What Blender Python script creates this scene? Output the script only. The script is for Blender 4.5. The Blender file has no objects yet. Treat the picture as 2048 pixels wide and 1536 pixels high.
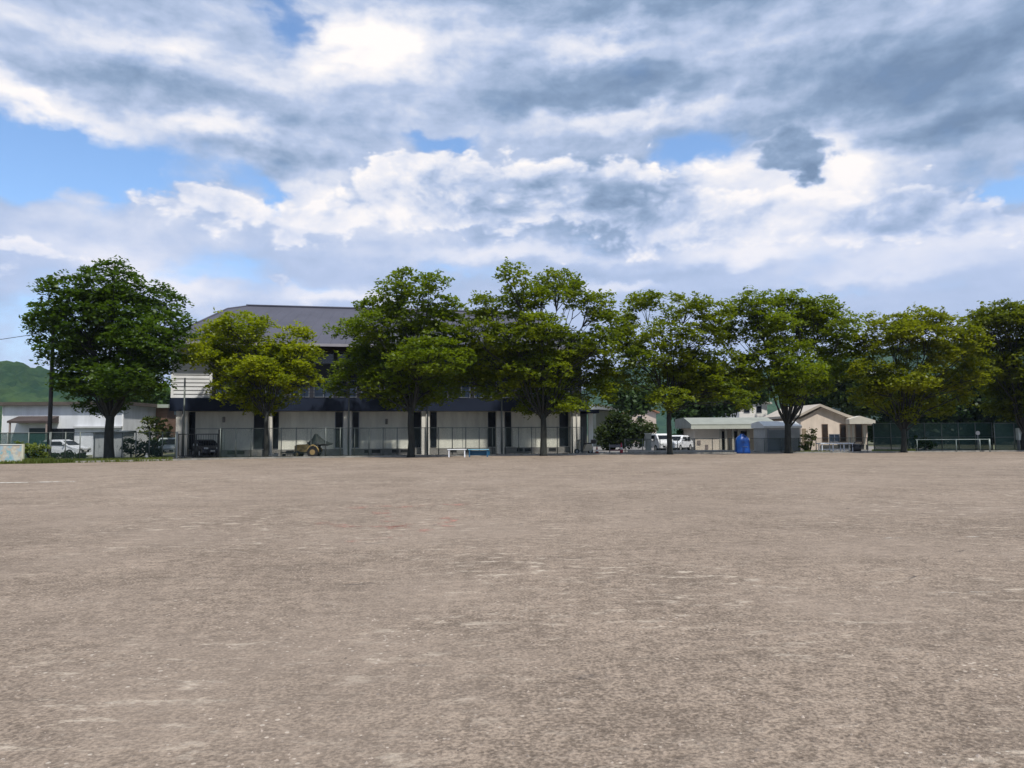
import bpy, math, random
import numpy as np
from mathutils import Vector, Matrix
R_ = math.radians
rnd = random.Random(7)
C = bpy.context.scene.collection
scene = bpy.context.scene

# ------------------------------------------------------------------ camera
FPX = 1479.0                      # focal length in pixels of the 2048 wide photograph
PITCH = math.atan(101 / FPX)
ROLL = R_(0.33)
CAM = Vector((0, 0, 1.6))
Rv = Vector((math.cos(ROLL), 0, -math.sin(ROLL)))
Fv0 = Vector((0, math.cos(PITCH), math.sin(PITCH)))
Uv = Rv.cross(Fv0).normalized()
Fv = Uv.cross(Rv).normalized()
cam_d = bpy.data.cameras.new('camera')
cam = bpy.data.objects.new('camera', cam_d)
C.objects.link(cam)
m = Matrix((Rv, Uv, -Fv)).transposed().to_4x4()
m.translation = CAM
cam.matrix_world = m
cam_d.sensor_width = 36
cam_d.lens = 36 * FPX / 2048
cam_d.clip_end = 20000
cam_d.clip_start = 0.1
scene.camera = cam
scene.view_settings.view_transform = 'Standard'
scene.view_settings.look = 'None'
scene.view_settings.exposure = 0.32
scene.view_settings.gamma = 1.0

def ray(px, py):
    return (Fv + Rv * ((px - 1024) / FPX) + Uv * ((768 - py) / FPX))

# ------------------------------------------------------------------ world: clouded sky
SUN_EL, SUN_AZ = R_(60), R_(150)      # azimuth measured from +Y clockwise (towards +X)
world = bpy.data.worlds.new('World')
scene.world = world
world.use_nodes = True
nt = world.node_tree
world.cycles.sampling_method = "MANUAL"; world.cycles.sample_map_resolution = 512
nt.nodes.clear()

class E:
    """tiny expression builder on math nodes"""
    tree = None
    def __init__(s, sock): s.s = sock
    @staticmethod
    def op(o, *a, clamp=False):
        n = E.tree.nodes.new('ShaderNodeMath'); n.operation = o; n.use_clamp = clamp
        for i, v in enumerate(a):
            if isinstance(v, E): E.tree.links.new(v.s, n.inputs[i])
            else: n.inputs[i].default_value = v
        return E(n.outputs[0])
    def __add__(s, o): return E.op('ADD', s, o)
    def __radd__(s, o): return E.op('ADD', s, o)
    def __sub__(s, o): return E.op('SUBTRACT', s, o)
    def __rsub__(s, o): return E.op('SUBTRACT', o, s)
    def __mul__(s, o): return E.op('MULTIPLY', s, o)
    def __rmul__(s, o): return E.op('MULTIPLY', s, o)
    def clamp(s): return E.op('ADD', s, 0.0, clamp=True)
def smooth(x, a, b):
    n = E.tree.nodes.new('ShaderNodeMapRange'); n.interpolation_type = 'SMOOTHSTEP'
    E.tree.links.new(x.s, n.inputs[0]); n.inputs[1].default_value = a; n.inputs[2].default_value = b
    return E(n.outputs[0])
def comb(x, y, z=0.0):
    n = E.tree.nodes.new('ShaderNodeCombineXYZ')
    for i, v in enumerate((x, y, z)):
        if isinstance(v, E): E.tree.links.new(v.s, n.inputs[i])
        else: n.inputs[i].default_value = v
    return n.outputs[0]
def vmath(o, a, b=None):
    n = E.tree.nodes.new('ShaderNodeVectorMath'); n.operation = o
    for i, v in enumerate((a, b)):
        if v is None: continue
        if isinstance(v, (tuple, list)): n.inputs[i].default_value = v
        else: E.tree.links.new(v, n.inputs[i])
    return n
def noise(vec, scale, detail=6, rough=0.55, dist=0.0, dim='3D', color=False, lac=2.0):
    n = E.tree.nodes.new('ShaderNodeTexNoise'); n.noise_dimensions = dim
    E.tree.links.new(vec, n.inputs['Vector'])
    n.inputs['Scale'].default_value = scale; n.inputs['Detail'].default_value = detail
    n.inputs['Roughness'].default_value = rough; n.inputs['Distortion'].default_value = dist
    n.inputs['Lacunarity'].default_value = lac
    return n.outputs['Color'] if color else E(n.outputs['Fac'])
def mixrgb(f, a, b):
    n = E.tree.nodes.new('ShaderNodeMix'); n.data_type = 'RGBA'
    for sock, v in ((n.inputs[0], f), (n.inputs[6], a), (n.inputs[7], b)):
        if isinstance(v, E): E.tree.links.new(v.s, sock)
        elif isinstance(v, (tuple, list)): sock.default_value = (*v[:3], 1)
        elif isinstance(v, (int, float)): sock.default_value = v
        else: E.tree.links.new(v, sock)
    return n.outputs[2]

E.tree = nt
geo = nt.nodes.new('ShaderNodeTexCoord')
sep = nt.nodes.new('ShaderNodeSeparateXYZ'); nt.links.new(geo.outputs['Generated'], sep.inputs[0])
dx, dy, dz = (E(sep.outputs[i]) for i in range(3))
az = E.op('ARCTAN2', dx, dy)
hyp = E.op('MAXIMUM', E.op('SQRT', dx * dx + dy * dy), 0.12)
K = 14.79
sx = az * K
sy = (E.op('DIVIDE', dz, hyp)) * K
def skyc(px, py):
    d = ray(px, py)
    return math.atan2(d.x, d.y) * K, d.z / math.hypot(d.x, d.y) * K
# perspective of a cloud deck: shapes flatten towards the horizon
base = comb(sx, sy)
ncoord = comb(sx * 0.62, sy, 3.7)
warp = noise(ncoord, 0.55, 4, 0.55, dim='2D', color=True)
warp2 = noise(ncoord, 2.4, 4, 0.55, dim='2D', color=True)
w1 = vmath('MULTIPLY', vmath('SUBTRACT', warp, (0.5, 0.5, 0.5)).outputs[0], (2.0, 1.1, 0))
w2 = vmath('MULTIPLY', vmath('SUBTRACT', warp2, (0.5, 0.5, 0.5)).outputs[0], (0.7, 0.5, 0))
wp = vmath('ADD', vmath('ADD', base, w1.outputs[0]).outputs[0], w2.outputs[0]).outputs[0]

def blob(px, py, rx, ry, amp, rot=0.0):
    cx, cy = skyc(px, py)
    v = vmath('SUBTRACT', wp, (cx, cy, 0)).outputs[0]
    if rot:
        r = E.tree.nodes.new('ShaderNodeVectorRotate'); r.rotation_type = 'Z_AXIS'
        E.tree.links.new(v, r.inputs['Vector']); r.inputs['Angle'].default_value = R_(rot); v = r.outputs[0]
    v = vmath('MULTIPLY', v, (100 / rx, 100 / ry, 0)).outputs[0]
    d = E(vmath('DOT_PRODUCT', v, v).outputs['Value'])
    return E.op('POWER', 0.4, d) * amp
def total(lst):
    t = None
    for b in lst:
        e = blob(*b); t = e if t is None else t + e
    return t
# gaps where the blue shows: (px, py, rx, ry, amount, rotation)
GAPS = [(-60, 305, 170, 55, 1.3), (150, 305, 190, 42, 1.6, 4), (565, 30, 40, 55, .95, 30), (895, 293, 70, 22, 1.05),
        (1385, 300, 80, 34, 1.1), (2000, 372, 70, 24, 1.0), (500, 385, 45, 16, .8, 30), (530, 425, 28, 22, .7),
        (110, 372, 130, 22, .6), (470, 520, 90, 30, .42), (430, 555, 120, 24, .45), (650, 580, 90, 18, .35), (60, 640, 120, 60, .6),
        (420, 640, 50, 24, .4), (1700, 590, 200, 18, .3), (40, 25, 70, 16, .3), (940, 540, 90, 20, .4)]
# lights and darks of the cloud deck
TONE = [(90, 215, 190, 34, .50, 12), (40, 180, 80, 22, .35, 15), (330, 110, 160, 32, .42), (740, 80, 110, 56, .75), (640, 120, 90, 60, .3), (960, 60, 90, 40, .25), (1190, 90, 130, 34, .42),
        (430, 262, 120, 26, .5), (1260, 235, 240, 22, .45), (1400, 335, 90, 30, .5), (1500, 410, 150, 70, .45), (1690, 320, 70, 60, .6), (740, 380, 150, 80, .30),
        (200, 510, 120, 30, .4), (390, 590, 60, 24, .6), (680, 600, 90, 16, .6), (300, 550, 80, 20, .4), (250, 450, 160, 40, .2), (1500, 85, 160, 18, .15),
        (1220, 565, 110, 14, .45), (1530, 500, 120, 24, .5), (1850, 505, 200, 26, .45), (1150, 505, 300, 16, .3), (1800, 550, 160, 14, .3), (980, 495, 140, 18, .25), (600, 385, 60, 30, .3),
        (1500, -40, 620, 60, -.38), (1780, 180, 330, 66, -.32), (1200, 165, 340, 44, -.28), (1020, 215, 260, 34, -.16), (2000, 60, 160, 60, -.25),
        (1230, 405, 170, 66, -.36), (1330, 470, 230, 32, -.12), (1470, 430, 90, 34, -.3), (950, 420, 60, 40, -.2), (1840, 425, 90, 30, -.35),
        (180, 150, 170, 20, -.14), (480, 205, 200, 30, -.12), (540, 320, 170, 20, -.22), (1330, 545, 380, 14, -.12), (1850, 270, 180, 22, -.25), (60, 110, 90, 40, -.08)]
# towering heaps with bright rims: one cloud bank each
HEAPS = [(740, 405, 110, 72, 1.0), (860, 365, 120, 62, .9), (1000, 385, 140, 76, 1.1), (1190, 380, 160, 90, 1.2), (1330, 435, 160, 70, .9), (1470, 450, 120, 50, .8),
         (1650, 445, 110, 50, .8), (1760, 400, 110, 48, .9), (1890, 425, 120, 46, .8), (2020, 450, 110, 36, .7), (350, 395, 90, 40, .8), (450, 435, 110, 44, .7), (590, 440, 80, 40, .7),
         (560, 560, 46, 22, 1.0, 35), (50, 507, 150, 24, 1.0, 8), (20, 550, 80, 15, .9)]
BALL = [(1578, 302, 92, 54, 1.0), (1592, 362, 46, 30, .6)]
gap = total(GAPS)
tone = total(TONE)
nA = noise(ncoord, 0.42, 5, 0.55, dim='2D')
lw = vmath('ADD', ncoord, vmath('MULTIPLY', w1.outputs[0], (.28, .28, 0)).outputs[0]).outputs[0]
nB = noise(vmath('ADD', lw, (31, 7, 2)).outputs[0], 0.85, 6, 0.58, dim='2D')
off = vmath('ADD', lw, (31 + .12, 7 - .20, 2)).outputs[0]
nC = noise(off, 0.85, 6, 0.58, dim='2D')
streak = noise(vmath('MULTIPLY', lw, (0.3, 1.4, 0)).outputs[0], 0.9, 4, 0.55, dim='2D')
vor = nt.nodes.new('ShaderNodeTexVoronoi'); vor.feature = 'SMOOTH_F1'; vor.voronoi_dimensions = '2D'
nt.links.new(vmath('MULTIPLY', lw, (1.1, 1.0, 1)).outputs[0], vor.inputs['Vector'])
vor.inputs['Scale'].default_value = 1.7; vor.inputs['Smoothness'].default_value = .5
try: vor.inputs['Detail'].default_value = 3.0; vor.inputs['Roughness'].default_value = .55
except Exception: pass
puff = 0.5 - E(vor.outputs['Distance'])
low = smooth(sy, 5.2, 2.6)            # 1 close above the horizon
cumul = smooth(sy, 6.6, 5.0)
relief = (nB - nC)
calm = 1.0 - low * 0.6
T = 0.46 + tone * 0.92 + ((nA - 0.5) * 0.45 + (nB - 0.5) * 0.30 + relief * 0.55 + puff * cumul * 0.10) * calm + (streak - 0.5) * 0.30
heapf = total(HEAPS) + (nB - 0.5) * 0.6 + puff * 0.75
ballf = total(BALL) + ((nB - 0.5) * 0.40 + puff * 0.30)
hm_ = smooth(heapf, 0.30, 0.74)
Th = 0.92 + tone * 0.70 - smooth(heapf, 0.50, 1.35) * 0.30 + ((nB - 0.5) * 0.35 + relief * 1.2 + puff * 0.42)
T = T + (Th - T) * hm_
T = T + smooth(ballf, 0.28, 0.42) * 0.10
bm_ = smooth(ballf, 0.28, 0.70)
Tb = 0.14 + (nB - 0.5) * 0.5 + relief * 0.8
T = (T + (Tb - T) * bm_).clamp()
cov = 0.95 - gap * 1.0 + hm_ * 0.5 + bm_ * 0.5 + (nB - 0.5) * 1.1 + (nA - 0.5) * 0.5
alpha = smooth(cov, -0.02, 0.86)
ramp = nt.nodes.new('ShaderNodeValToRGB')
nt.links.new(T.s, ramp.inputs[0])
cr = ramp.color_ramp
stops = [(0.0, (.14, .21, .33)), (.22, (.22, .305, .45)), (.48, (.40, .475, .64)), (.70, (.64, .66, .74)), (1.0, (.87, .825, .80))]
cr.elements[0].position = 0; cr.elements[0].color = (*stops[0][1], 1)
cr.elements[1].position = 1; cr.elements[1].color = (*stops[-1][1], 1)
for p, c in stops[1:-1]:
    e = cr.elements.new(p); e.color = (*c, 1)
cloud = mixrgb(low * 0.34, ramp.outputs[0], (.45, .54, .78))
sky = nt.nodes.new('ShaderNodeTexSky'); sky.sky_type = 'NISHITA'; sky.sun_disc = False
sky.sun_elevation = SUN_EL; sky.sun_rotation = SUN_AZ
sky.air_density = 1.0; sky.dust_density = 0.1; sky.ozone_density = 4.0
bg1 = nt.nodes.new('ShaderNodeBackground'); bg1.inputs[1].default_value = 0.15
nt.links.new(vmath('MULTIPLY', sky.outputs[0], (1.0, 1.06, 1.1)).outputs[0], bg1.inputs[0])
bg2 = nt.nodes.new('ShaderNodeBackground'); bg2.inputs[1].default_value = 1.0
nt.links.new(cloud, bg2.inputs[0])
mx = nt.nodes.new('ShaderNodeMixShader')
nt.links.new(alpha.s, mx.inputs[0]); nt.links.new(bg1.outputs[0], mx.inputs[1]); nt.links.new(bg2.outputs[0], mx.inputs[2])
wo = nt.nodes.new('ShaderNodeOutputWorld'); nt.links.new(mx.outputs[0], wo.inputs[0])

sl = bpy.data.lights.new('sun', 'SUN'); sl.energy = 3.6; sl.angle = R_(2.0); sl.color = (1, .95, .86)
so = bpy.data.objects.new('sun', sl); C.objects.link(so)
sd = Vector((math.sin(SUN_AZ) * math.cos(SUN_EL), math.cos(SUN_AZ) * math.cos(SUN_EL), math.sin(SUN_EL)))
so.rotation_euler = sd.to_track_quat('Z', 'Y').to_euler()
so.location = (0, 0, 60)
#@@SPLIT@@

# ------------------------------------------------------------------ helpers
def at(px, py, D):
    """world point seen at a photograph pixel, at depth D (world y)"""
    d = ray(px, py)
    return CAM + d * (D / d.y)
def ground(px, D, z=0.0):
    """world point on height z at depth D that shows at column px"""
    k = (px - 1024) / FPX
    zr = z - CAM.z
    x = (k * (D * Fv.y + zr * Fv.z) - (zr * Rv.z)) / (Rv.x - k * Fv.x)
    return Vector((x, D, z))

MATS = {}
def mat(name, col, rough=.75, var=.12, scale=3.0, metal=0.0, bump=0.0, stretch=(1, 1, 1), spec=.4):
    if name in MATS: return MATS[name]
    mt = bpy.data.materials.new(name); mt.use_nodes = True
    t = mt.node_tree; E.tree = t
    b = t.nodes['Principled BSDF']
    tc = t.nodes.new('ShaderNodeTexCoord')
    v = vmath('MULTIPLY', tc.outputs['Object'], stretch).outputs[0]
    n = noise(v, scale, 5, .62)
    lo = tuple(c * (1 - var) for c in col); hi = tuple(min(1, c * (1 + var)) for c in col)
    c = mixrgb(smooth(n, .3, .7), lo, hi)
    t.links.new(c, b.inputs['Base Color'])
    b.inputs['Roughness'].default_value = rough; b.inputs['Metallic'].default_value = metal
    b.inputs['Specular IOR Level'].default_value = spec
    if bump:
        bp = t.nodes.new('ShaderNodeBump'); bp.inputs['Strength'].default_value = bump
        bp.inputs['Distance'].default_value = .03
        t.links.new(noise(v, scale * 6, 4, .6).s, bp.inputs['Height']); t.links.new(bp.outputs[0], b.inputs['Normal'])
    MATS[name] = mt
    return mt
def glass_mat(name, col=(.02, .03, .04), rough=.08):
    mt = mat(name, col, rough, .3, .6, spec=.6); return mt

class MB:
    def __init__(s): s.v = []; s.f = []; s.sm = []
    def quad(s, *p):
        i = len(s.v); s.v += [tuple(q) for q in p]; s.f.append(tuple(range(i, i + len(p)))); s.sm.append(False); return s
    def box(s, x0, x1, y0, y1, z0, z1, bev=0.0):
        i = len(s.v)
        if bev <= 0:
            s.v += [(x, y, z) for z in (z0, z1) for x, y in ((x0, y0), (x1, y0), (x1, y1), (x0, y1))]
            for q in ((3, 2, 1, 0), (4, 5, 6, 7), (0, 1, 5, 4), (1, 2, 6, 5), (2, 3, 7, 6), (3, 0, 4, 7)):
                s.f.append(tuple(i + k for k in q)); s.sm.append(False)
            return s
        b = bev
        ring = lambda e: [(x0 + e + b, y0 + e), (x1 - e - b, y0 + e), (x1 - e, y0 + e + b), (x1 - e, y1 - e - b), (x1 - e - b, y1 - e), (x0 + e + b, y1 - e), (x0 + e, y1 - e - b), (x0 + e, y0 + e + b)]
        s.loft([[(x, y, z) for x, y in ring(e)] for e, z in ((b, z0), (0, z0 + b), (0, z1 - b), (b, z1))], smooth=False)
        return s
    def loft(s, rings, smooth=True, caps=True):
        i = len(s.v); n = len(rings[0])
        for r in rings: s.v += [tuple(p) for p in r]
        for a in range(len(rings) - 1):
            for k in range(n):
                k2 = (k + 1) % n
                s.f.append((i + a * n + k, i + a * n + k2, i + (a + 1) * n + k2, i + (a + 1) * n + k)); s.sm.append(smooth)
        if caps:
            s.f.append(tuple(i + k for k in reversed(range(n)))); s.sm.append(False)
            j = i + (len(rings) - 1) * n
            s.f.append(tuple(j + k for k in range(n))); s.sm.append(False)
        return s
    def tube(s, pts, rad, n=8, caps=True):
        pts = [Vector(p) for p in pts]
        if not isinstance(rad, (list, tuple)): rad = [rad] * len(pts)
        rings = []; pu = None
        for k, p in enumerate(pts):
            a = pts[max(0, k - 1)]; b = pts[min(len(pts) - 1, k + 1)]
            t = (b - a).normalized()
            ref = pu if pu is not None else (Vector((1, 0, 0)) if abs(t.x) < .8 else Vector((0, 1, 0)))
            u = (ref - t * ref.dot(t)).normalized(); pu = u
            w = t.cross(u)
            rings.append([p + (u * math.cos(q) + w * math.sin(q)) * rad[k] for q in (2 * math.pi * j / n for j in range(n))])
        return s.loft(rings, True, caps)
    def prism(s, poly, a0, a1, axis='y', smooth=False):
        """extrude a closed 2D outline. axis y: poly is (x,z); axis x: poly is (y,z)"""
        if axis == 'y': r = [[(p[0], a, p[1]) for p in poly] for a in (a0, a1)]
        elif axis == 'x': r = [[(a, p[0], p[1]) for p in poly] for a in (a0, a1)]
        else: r = [[(p[0], p[1], a) for p in poly] for a in (a0, a1)]
        return s.loft(r, smooth)
    def lathe(s, prof, c=(0, 0, 0), n=16):
        return s.loft([[(c[0] + r * math.cos(2 * math.pi * k / n), c[1] + r * math.sin(2 * math.pi * k / n), c[2] + z) for k in range(n)] for r, z in prof])
    def disc_x(s, cx, cy, cz, r, w, n=18):
        return s.tube([(cx - w / 2, cy, cz), (cx + w / 2, cy, cz)], r, n)
    def build(s, name, m, parent=None, loc=None):
        me = bpy.data.meshes.new(name); me.from_pydata(s.v, [], s.f)
        me.polygons.foreach_set('use_smooth', s.sm); me.materials.append(m); me.validate(); me.update()
        o = bpy.data.objects.new(name, me); C.objects.link(o)
        if parent: o.parent = parent
        if loc is not None: o.location = loc
        return o

def tag(o, label, cat, group=None, kind=None):
    if label: o['label'] = label
    if cat: o['category'] = cat
    if group: o['group'] = group
    if kind: o['kind'] = kind
    return o
def thing(name, label, cat, loc=(0, 0, 0), rz=0.0, group=None):
    o = bpy.data.objects.new(name, None); C.objects.link(o)
    o.location = loc; o.rotation_euler = (0, 0, rz); o.empty_display_size = .3
    return tag(o, label, cat, group)
def struct(name, mb, m): 
    o = mb.build(name, m); o['kind'] = 'structure'; return o
def copy_tree(o, parent=None):
    c = o.copy(); C.objects.link(c); c.parent = parent
    for ch in [x for x in list(bpy.data.objects) if x.parent == o]: copy_tree(ch, c)
    return c
def arch(loc, rz):
    """local frame of a facade: returns pt(px,py,t) giving local coords of a pixel on plane y_local=t"""
    c, s = math.cos(rz), math.sin(rz)
    e1 = Vector((c, s, 0)); e2 = Vector((-s, c, 0)); O = Vector(loc)
    def pt(px, py, t=0.0):
        d = ray(px, py); lam = (t - (CAM - O).dot(e2)) / d.dot(e2)
        p = CAM + d * lam - O
        return p.dot(e1), p.dot(e2), p.z
    return pt

# ------------------------------------------------------------------ ground
def ground_mat():
    mt = bpy.data.materials.new('packed_dirt'); mt.use_nodes = True
    t = mt.node_tree; E.tree = t; b = t.nodes['Principled BSDF']
    tc = t.nodes.new('ShaderNodeTexCoord'); v = tc.outputs['Object']
    big = noise(v, .12, 4, .55); mid = noise(v, .9, 6, .65); fine = noise(v, 7, 5, .7); grit = noise(v, 38, 3, .7)
    scuff = noise(vmath('MULTIPLY', v, (.7, 1.8, 1)).outputs[0], 1.9, 7, .72)
    warm = noise(vmath('ADD', v, (40, 9, 0)).outputs[0], .3, 5, .6)
    k = (big - .5) * .35 + (mid - .5) * .60 + (fine - .5) * 1.0 + (grit - .5) * 1.7 + .47
    c = mixrgb(smooth(k, .10, .90), (.122, .096, .075), (.355, .284, .224))
    c = mixrgb(smooth(warm, .42, .68) * .5, c, (.285, .23, .185))
    patch = smooth(noise(vmath('ADD', v, (3, 17, 0)).outputs[0], .22, 4, .6), .42, .62)
    streak_ = noise(vmath('MULTIPLY', v, (.85, 1.9, 1)).outputs[0], 2.6, 6, .75)
    c = mixrgb(smooth(streak_, .53, .68) * (patch * .85 + .12), c, (.50, .43, .35))
    c = mixrgb(smooth(streak_, .38, .27) * .45, c, (.105, .082, .07))
    c = mixrgb(smooth(scuff, .60, .72) * .45, c, (.47, .40, .33))
    c = mixrgb(smooth(scuff, .37, .25) * .35, c, (.16, .125, .10))
    # small dark pebbles and clods
    vo = t.nodes.new('ShaderNodeTexVoronoi'); t.links.new(v, vo.inputs['Vector']); vo.inputs['Scale'].default_value = 4.2
    peb = E.op('LESS_THAN', E(vo.outputs['Distance']), noise(v, 1.1, 3, .6) * .26 - .05)
    c = mixrgb(peb * .6, c, (.13, .105, .085))
    vo2 = t.nodes.new('ShaderNodeTexVoronoi'); t.links.new(v, vo2.inputs['Vector']); vo2.inputs['Scale'].default_value = 11
    peb2 = E.op('LESS_THAN', E(vo2.outputs['Distance']), noise(vmath('ADD', v, (5, 5, 5)).outputs[0], 1.7, 3, .6) * .5 - .17)
    c = mixrgb(peb2 * .5, c, (.60, .53, .45))
    t.links.new(c, b.inputs['Base Color']); b.inputs['Roughness'].default_value = .93; b.inputs['Specular IOR Level'].default_value = .15
    bp = t.nodes.new('ShaderNodeBump'); bp.inputs['Strength'].default_value = .9; bp.inputs['Distance'].default_value = .08
    vd = t.nodes.new('ShaderNodeTexVoronoi'); vd.inputs['Scale'].default_value = 1.1
    t.links.new(vmath('ADD', v, vmath('MULTIPLY', noise(v, 2.2, 3, .6, color=True), (.5, .5, 0)).outputs[0]).outputs[0], vd.inputs['Vector'])
    dent = smooth(E(vd.outputs['Distance']), .16, .07) * smooth(noise(vmath('ADD', v, (8, 21, 0)).outputs[0], .35, 3, .5), .44, .56)
    h = scuff * .6 + mid * .4 + fine * .45 + grit * .2 - dent * .55
    t.links.new(h.s, bp.inputs['Height']); t.links.new(bp.outputs[0], b.inputs['Normal'])
    return mt
def edge(px):      # depth of the far edge of the field
    P = [(-400, 42), (0, 44.5), (240, 47.0), (480, 52), (980, 56.0), (1300, 58), (1740, 58.5), (2048, 59.5), (2600, 61)]
    for (a, da), (b_, db) in zip(P, P[1:]):
        if a <= px <= b_: return da + (db - da) * (px - a) / (b_ - a)
    return 42 if px < 0 else 61
field = MB()
front = [ground(px, edge(px)) for px in range(-400, 2601, 60)]
x0, x1 = front[0].x, front[-1].x
xs = [p.x for p in front]; ys = [p.y for p in front]
nx, ny = len(front), 40
for j in range(ny + 1):
    for i in range(nx):
        y = -30 + (ys[i] + 30) * (j / ny)
        xx = xs[i] if y > 0 else xs[i]
        field.v.append((xx, y, 0.006))
for j in range(ny):
    for i in range(nx - 1):
        a = j * nx + i; field.f.append((a, a + 1, a + nx + 1, a + nx)); field.sm.append(False)
struct('playing_field', field, ground_mat())

def terrain_mat():
    mt = bpy.data.materials.new('grassy_earth'); mt.use_nodes = True
    t = mt.node_tree; E.tree = t; b = t.nodes['Principled BSDF']
    v = t.nodes.new('ShaderNodeTexCoord').outputs['Object']
    a = noise(v, .25, 5, .6); f = noise(v, 3.0, 5, .65)
    c = mixrgb(smooth(f, .25, .75), (.045, .058, .02), (.11, .12, .05))
    c = mixrgb(smooth(a, .5, .62) * .7, c, (.17, .14, .11))
    t.links.new(c, b.inputs['Base Color']); b.inputs['Roughness'].default_value = .95
    return mt
g = MB(); S = 6000
g.quad((-S, -S, 0), (S, -S, 0), (S, S, 0), (-S, S, 0))
struct('ground', g, terrain_mat())
# paved yard round the buildings, behind the verge
yard = MB()
ypts = [ground(px, edge(px) + 4.2, .004) for px in range(330, 2000, 60)]
for a, b_ in zip(ypts, ypts[1:]):
    yard.quad(a, b_, (b_.x + 6, 135, .004), (a.x + 6, 135, .004))
struct('paved_yard', yard, mat('pale_asphalt', (.20, .19, .18), .9, .18, 1.2, bump=.2))
# low concrete kerb along the edge of the field
kb = MB()
kp = [ground(px, edge(px) + .12) for px in range(150, 2601, 50)]
for a, b_ in zip(kp, kp[1:]):
    i = len(kb.v); n_ = Vector((-(b_ - a).y, (b_ - a).x, 0)).normalized() * .18
    for q in (a, b_, b_ + n_, a + n_): kb.v.append((q.x, q.y, 0))
    for q in (a, b_, b_ + n_, a + n_): kb.v.append((q.x, q.y, .11))
    kb.f += [(i + 4, i + 5, i + 6, i + 7), (i, i + 1, i + 5, i + 4), (i + 2, i + 3, i + 7, i + 6)]; kb.sm += [False] * 3
struct('kerb', kb, mat('weathered_concrete', (.26, .245, .22), .9, .25, 2.0))
# short drying grass of the verge: tufts
def tufts(name, label, areas, col1, col2):
    V = []; F = []
    for (pa, pb, da, db, n, h) in areas:
        for _ in range(n):
            px = rnd.uniform(pa, pb); p = ground(px, edge(px) + rnd.uniform(da, db))
            hh = h * rnd.uniform(.4, 1.2); a = rnd.uniform(0, 3.14); w = .05
            lx, ly = rnd.uniform(-.08, .08), rnd.uniform(-.08, .08)
            i = len(V)
            V += [(p.x - w * math.cos(a), p.y - w * math.sin(a), 0), (p.x + w * math.cos(a), p.y + w * math.sin(a), 0), (p.x + lx, p.y + ly, hh)]
            F.append((i, i + 1, i + 2))
    me = bpy.data.meshes.new(name); me.from_pydata(V, [], F); me.materials.append(leaf_mat(name + '_blade', col1, col2, .3))
    o = bpy.data.objects.new(name, me); C.objects.link(o); return tag(o, label, 'grass', kind='stuff')

def leaf_mat(name, c1, c2, sc=.55, trans=.35):
    mt = bpy.data.materials.new(name); mt.use_nodes = True
    t = mt.node_tree; E.tree = t; t.nodes.remove(t.nodes['Principled BSDF'])
    out = t.nodes['Material Output']
    g_ = t.nodes.new('ShaderNodeNewGeometry')
    rn = E(g_.outputs['Random Per Island'])
    n = noise(g_.outputs['Position'], sc, 3, .6)
    k = (smooth(n, .32, .68) * .65 + rn * .35)
    c = mixrgb(k, c1, c2)
    d = t.nodes.new('ShaderNodeBsdfDiffuse'); t.links.new(c, d.inputs[0])
    tr = t.nodes.new('ShaderNodeBsdfTranslucent'); t.links.new(mixrgb(.6, c, (c2[0] * 1.7, c2[1] * 1.9, c2[2] * .6)), tr.inputs[0])
    gl = t.nodes.new('ShaderNodeBsdfGlossy'); gl.inputs['Roughness'].default_value = .45; gl.inputs[0].default_value = (.5, .55, .5, 1)
    m1 = t.nodes.new('ShaderNodeMixShader'); m1.inputs[0].default_value = trans
    t.links.new(d.outputs[0], m1.inputs[1]); t.links.new(tr.outputs[0], m1.inputs[2])
    m2 = t.nodes.new('ShaderNodeMixShader'); m2.inputs[0].default_value = .035
    t.links.new(m1.outputs[0], m2.inputs[1]); t.links.new(gl.outputs[0], m2.inputs[2])
    t.links.new(m2.outputs[0], out.inputs[0])
    return mt

# ------------------------------------------------------------------ trees
bark = mat('bark', (.026, .028, .024), .95, .35, 6, bump=.6, stretch=(1, 1, .3))
def leaf_cloud(rg, pads, size, per, flat=.45):
    """pads: list of (x,y,z,r,thick,(tilt vector)). leaf-sized kite faces spread through each pad -> arrays"""
    Cn = []; 
    for (x, y, z, r, th, tx, ty) in pads:
        n = max(4, int(per * r * r))
        a = rg.uniform(0, 2 * np.pi, n); q = np.sqrt(rg.uniform(0, 1, n)) * r
        px = q * np.cos(a); py = q * np.sin(a)
        pz = rg.normal(0, th, n) - .22 * q * q / r + tx * px + ty * py
        Cn.append(np.stack([x + px, y + py, z + pz], 1))
    P = np.concatenate(Cn); n = len(P)
    nrm = rg.normal(0, 1, (n, 3)) * flat; nrm[:, 2] += 1.0
    nrm /= np.linalg.norm(nrm, axis=1)[:, None]
    t = rg.normal(0, 1, (n, 3)); t -= nrm * (t * nrm).sum(1)[:, None]; t /= np.linalg.norm(t, axis=1)[:, None]
    w = np.cross(nrm, t)
    s = (size * rg.uniform(.6, 1.35, n))[:, None]
    V = np.empty((n, 4, 3)); V[:, 0] = P - t * s * .6; V[:, 1] = P + w * s * .38 - nrm * s * .08; V[:, 2] = P + t * s * .6; V[:, 3] = P - w * s * .38 - nrm * s * .08
    return V.reshape(-1, 3)
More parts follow.
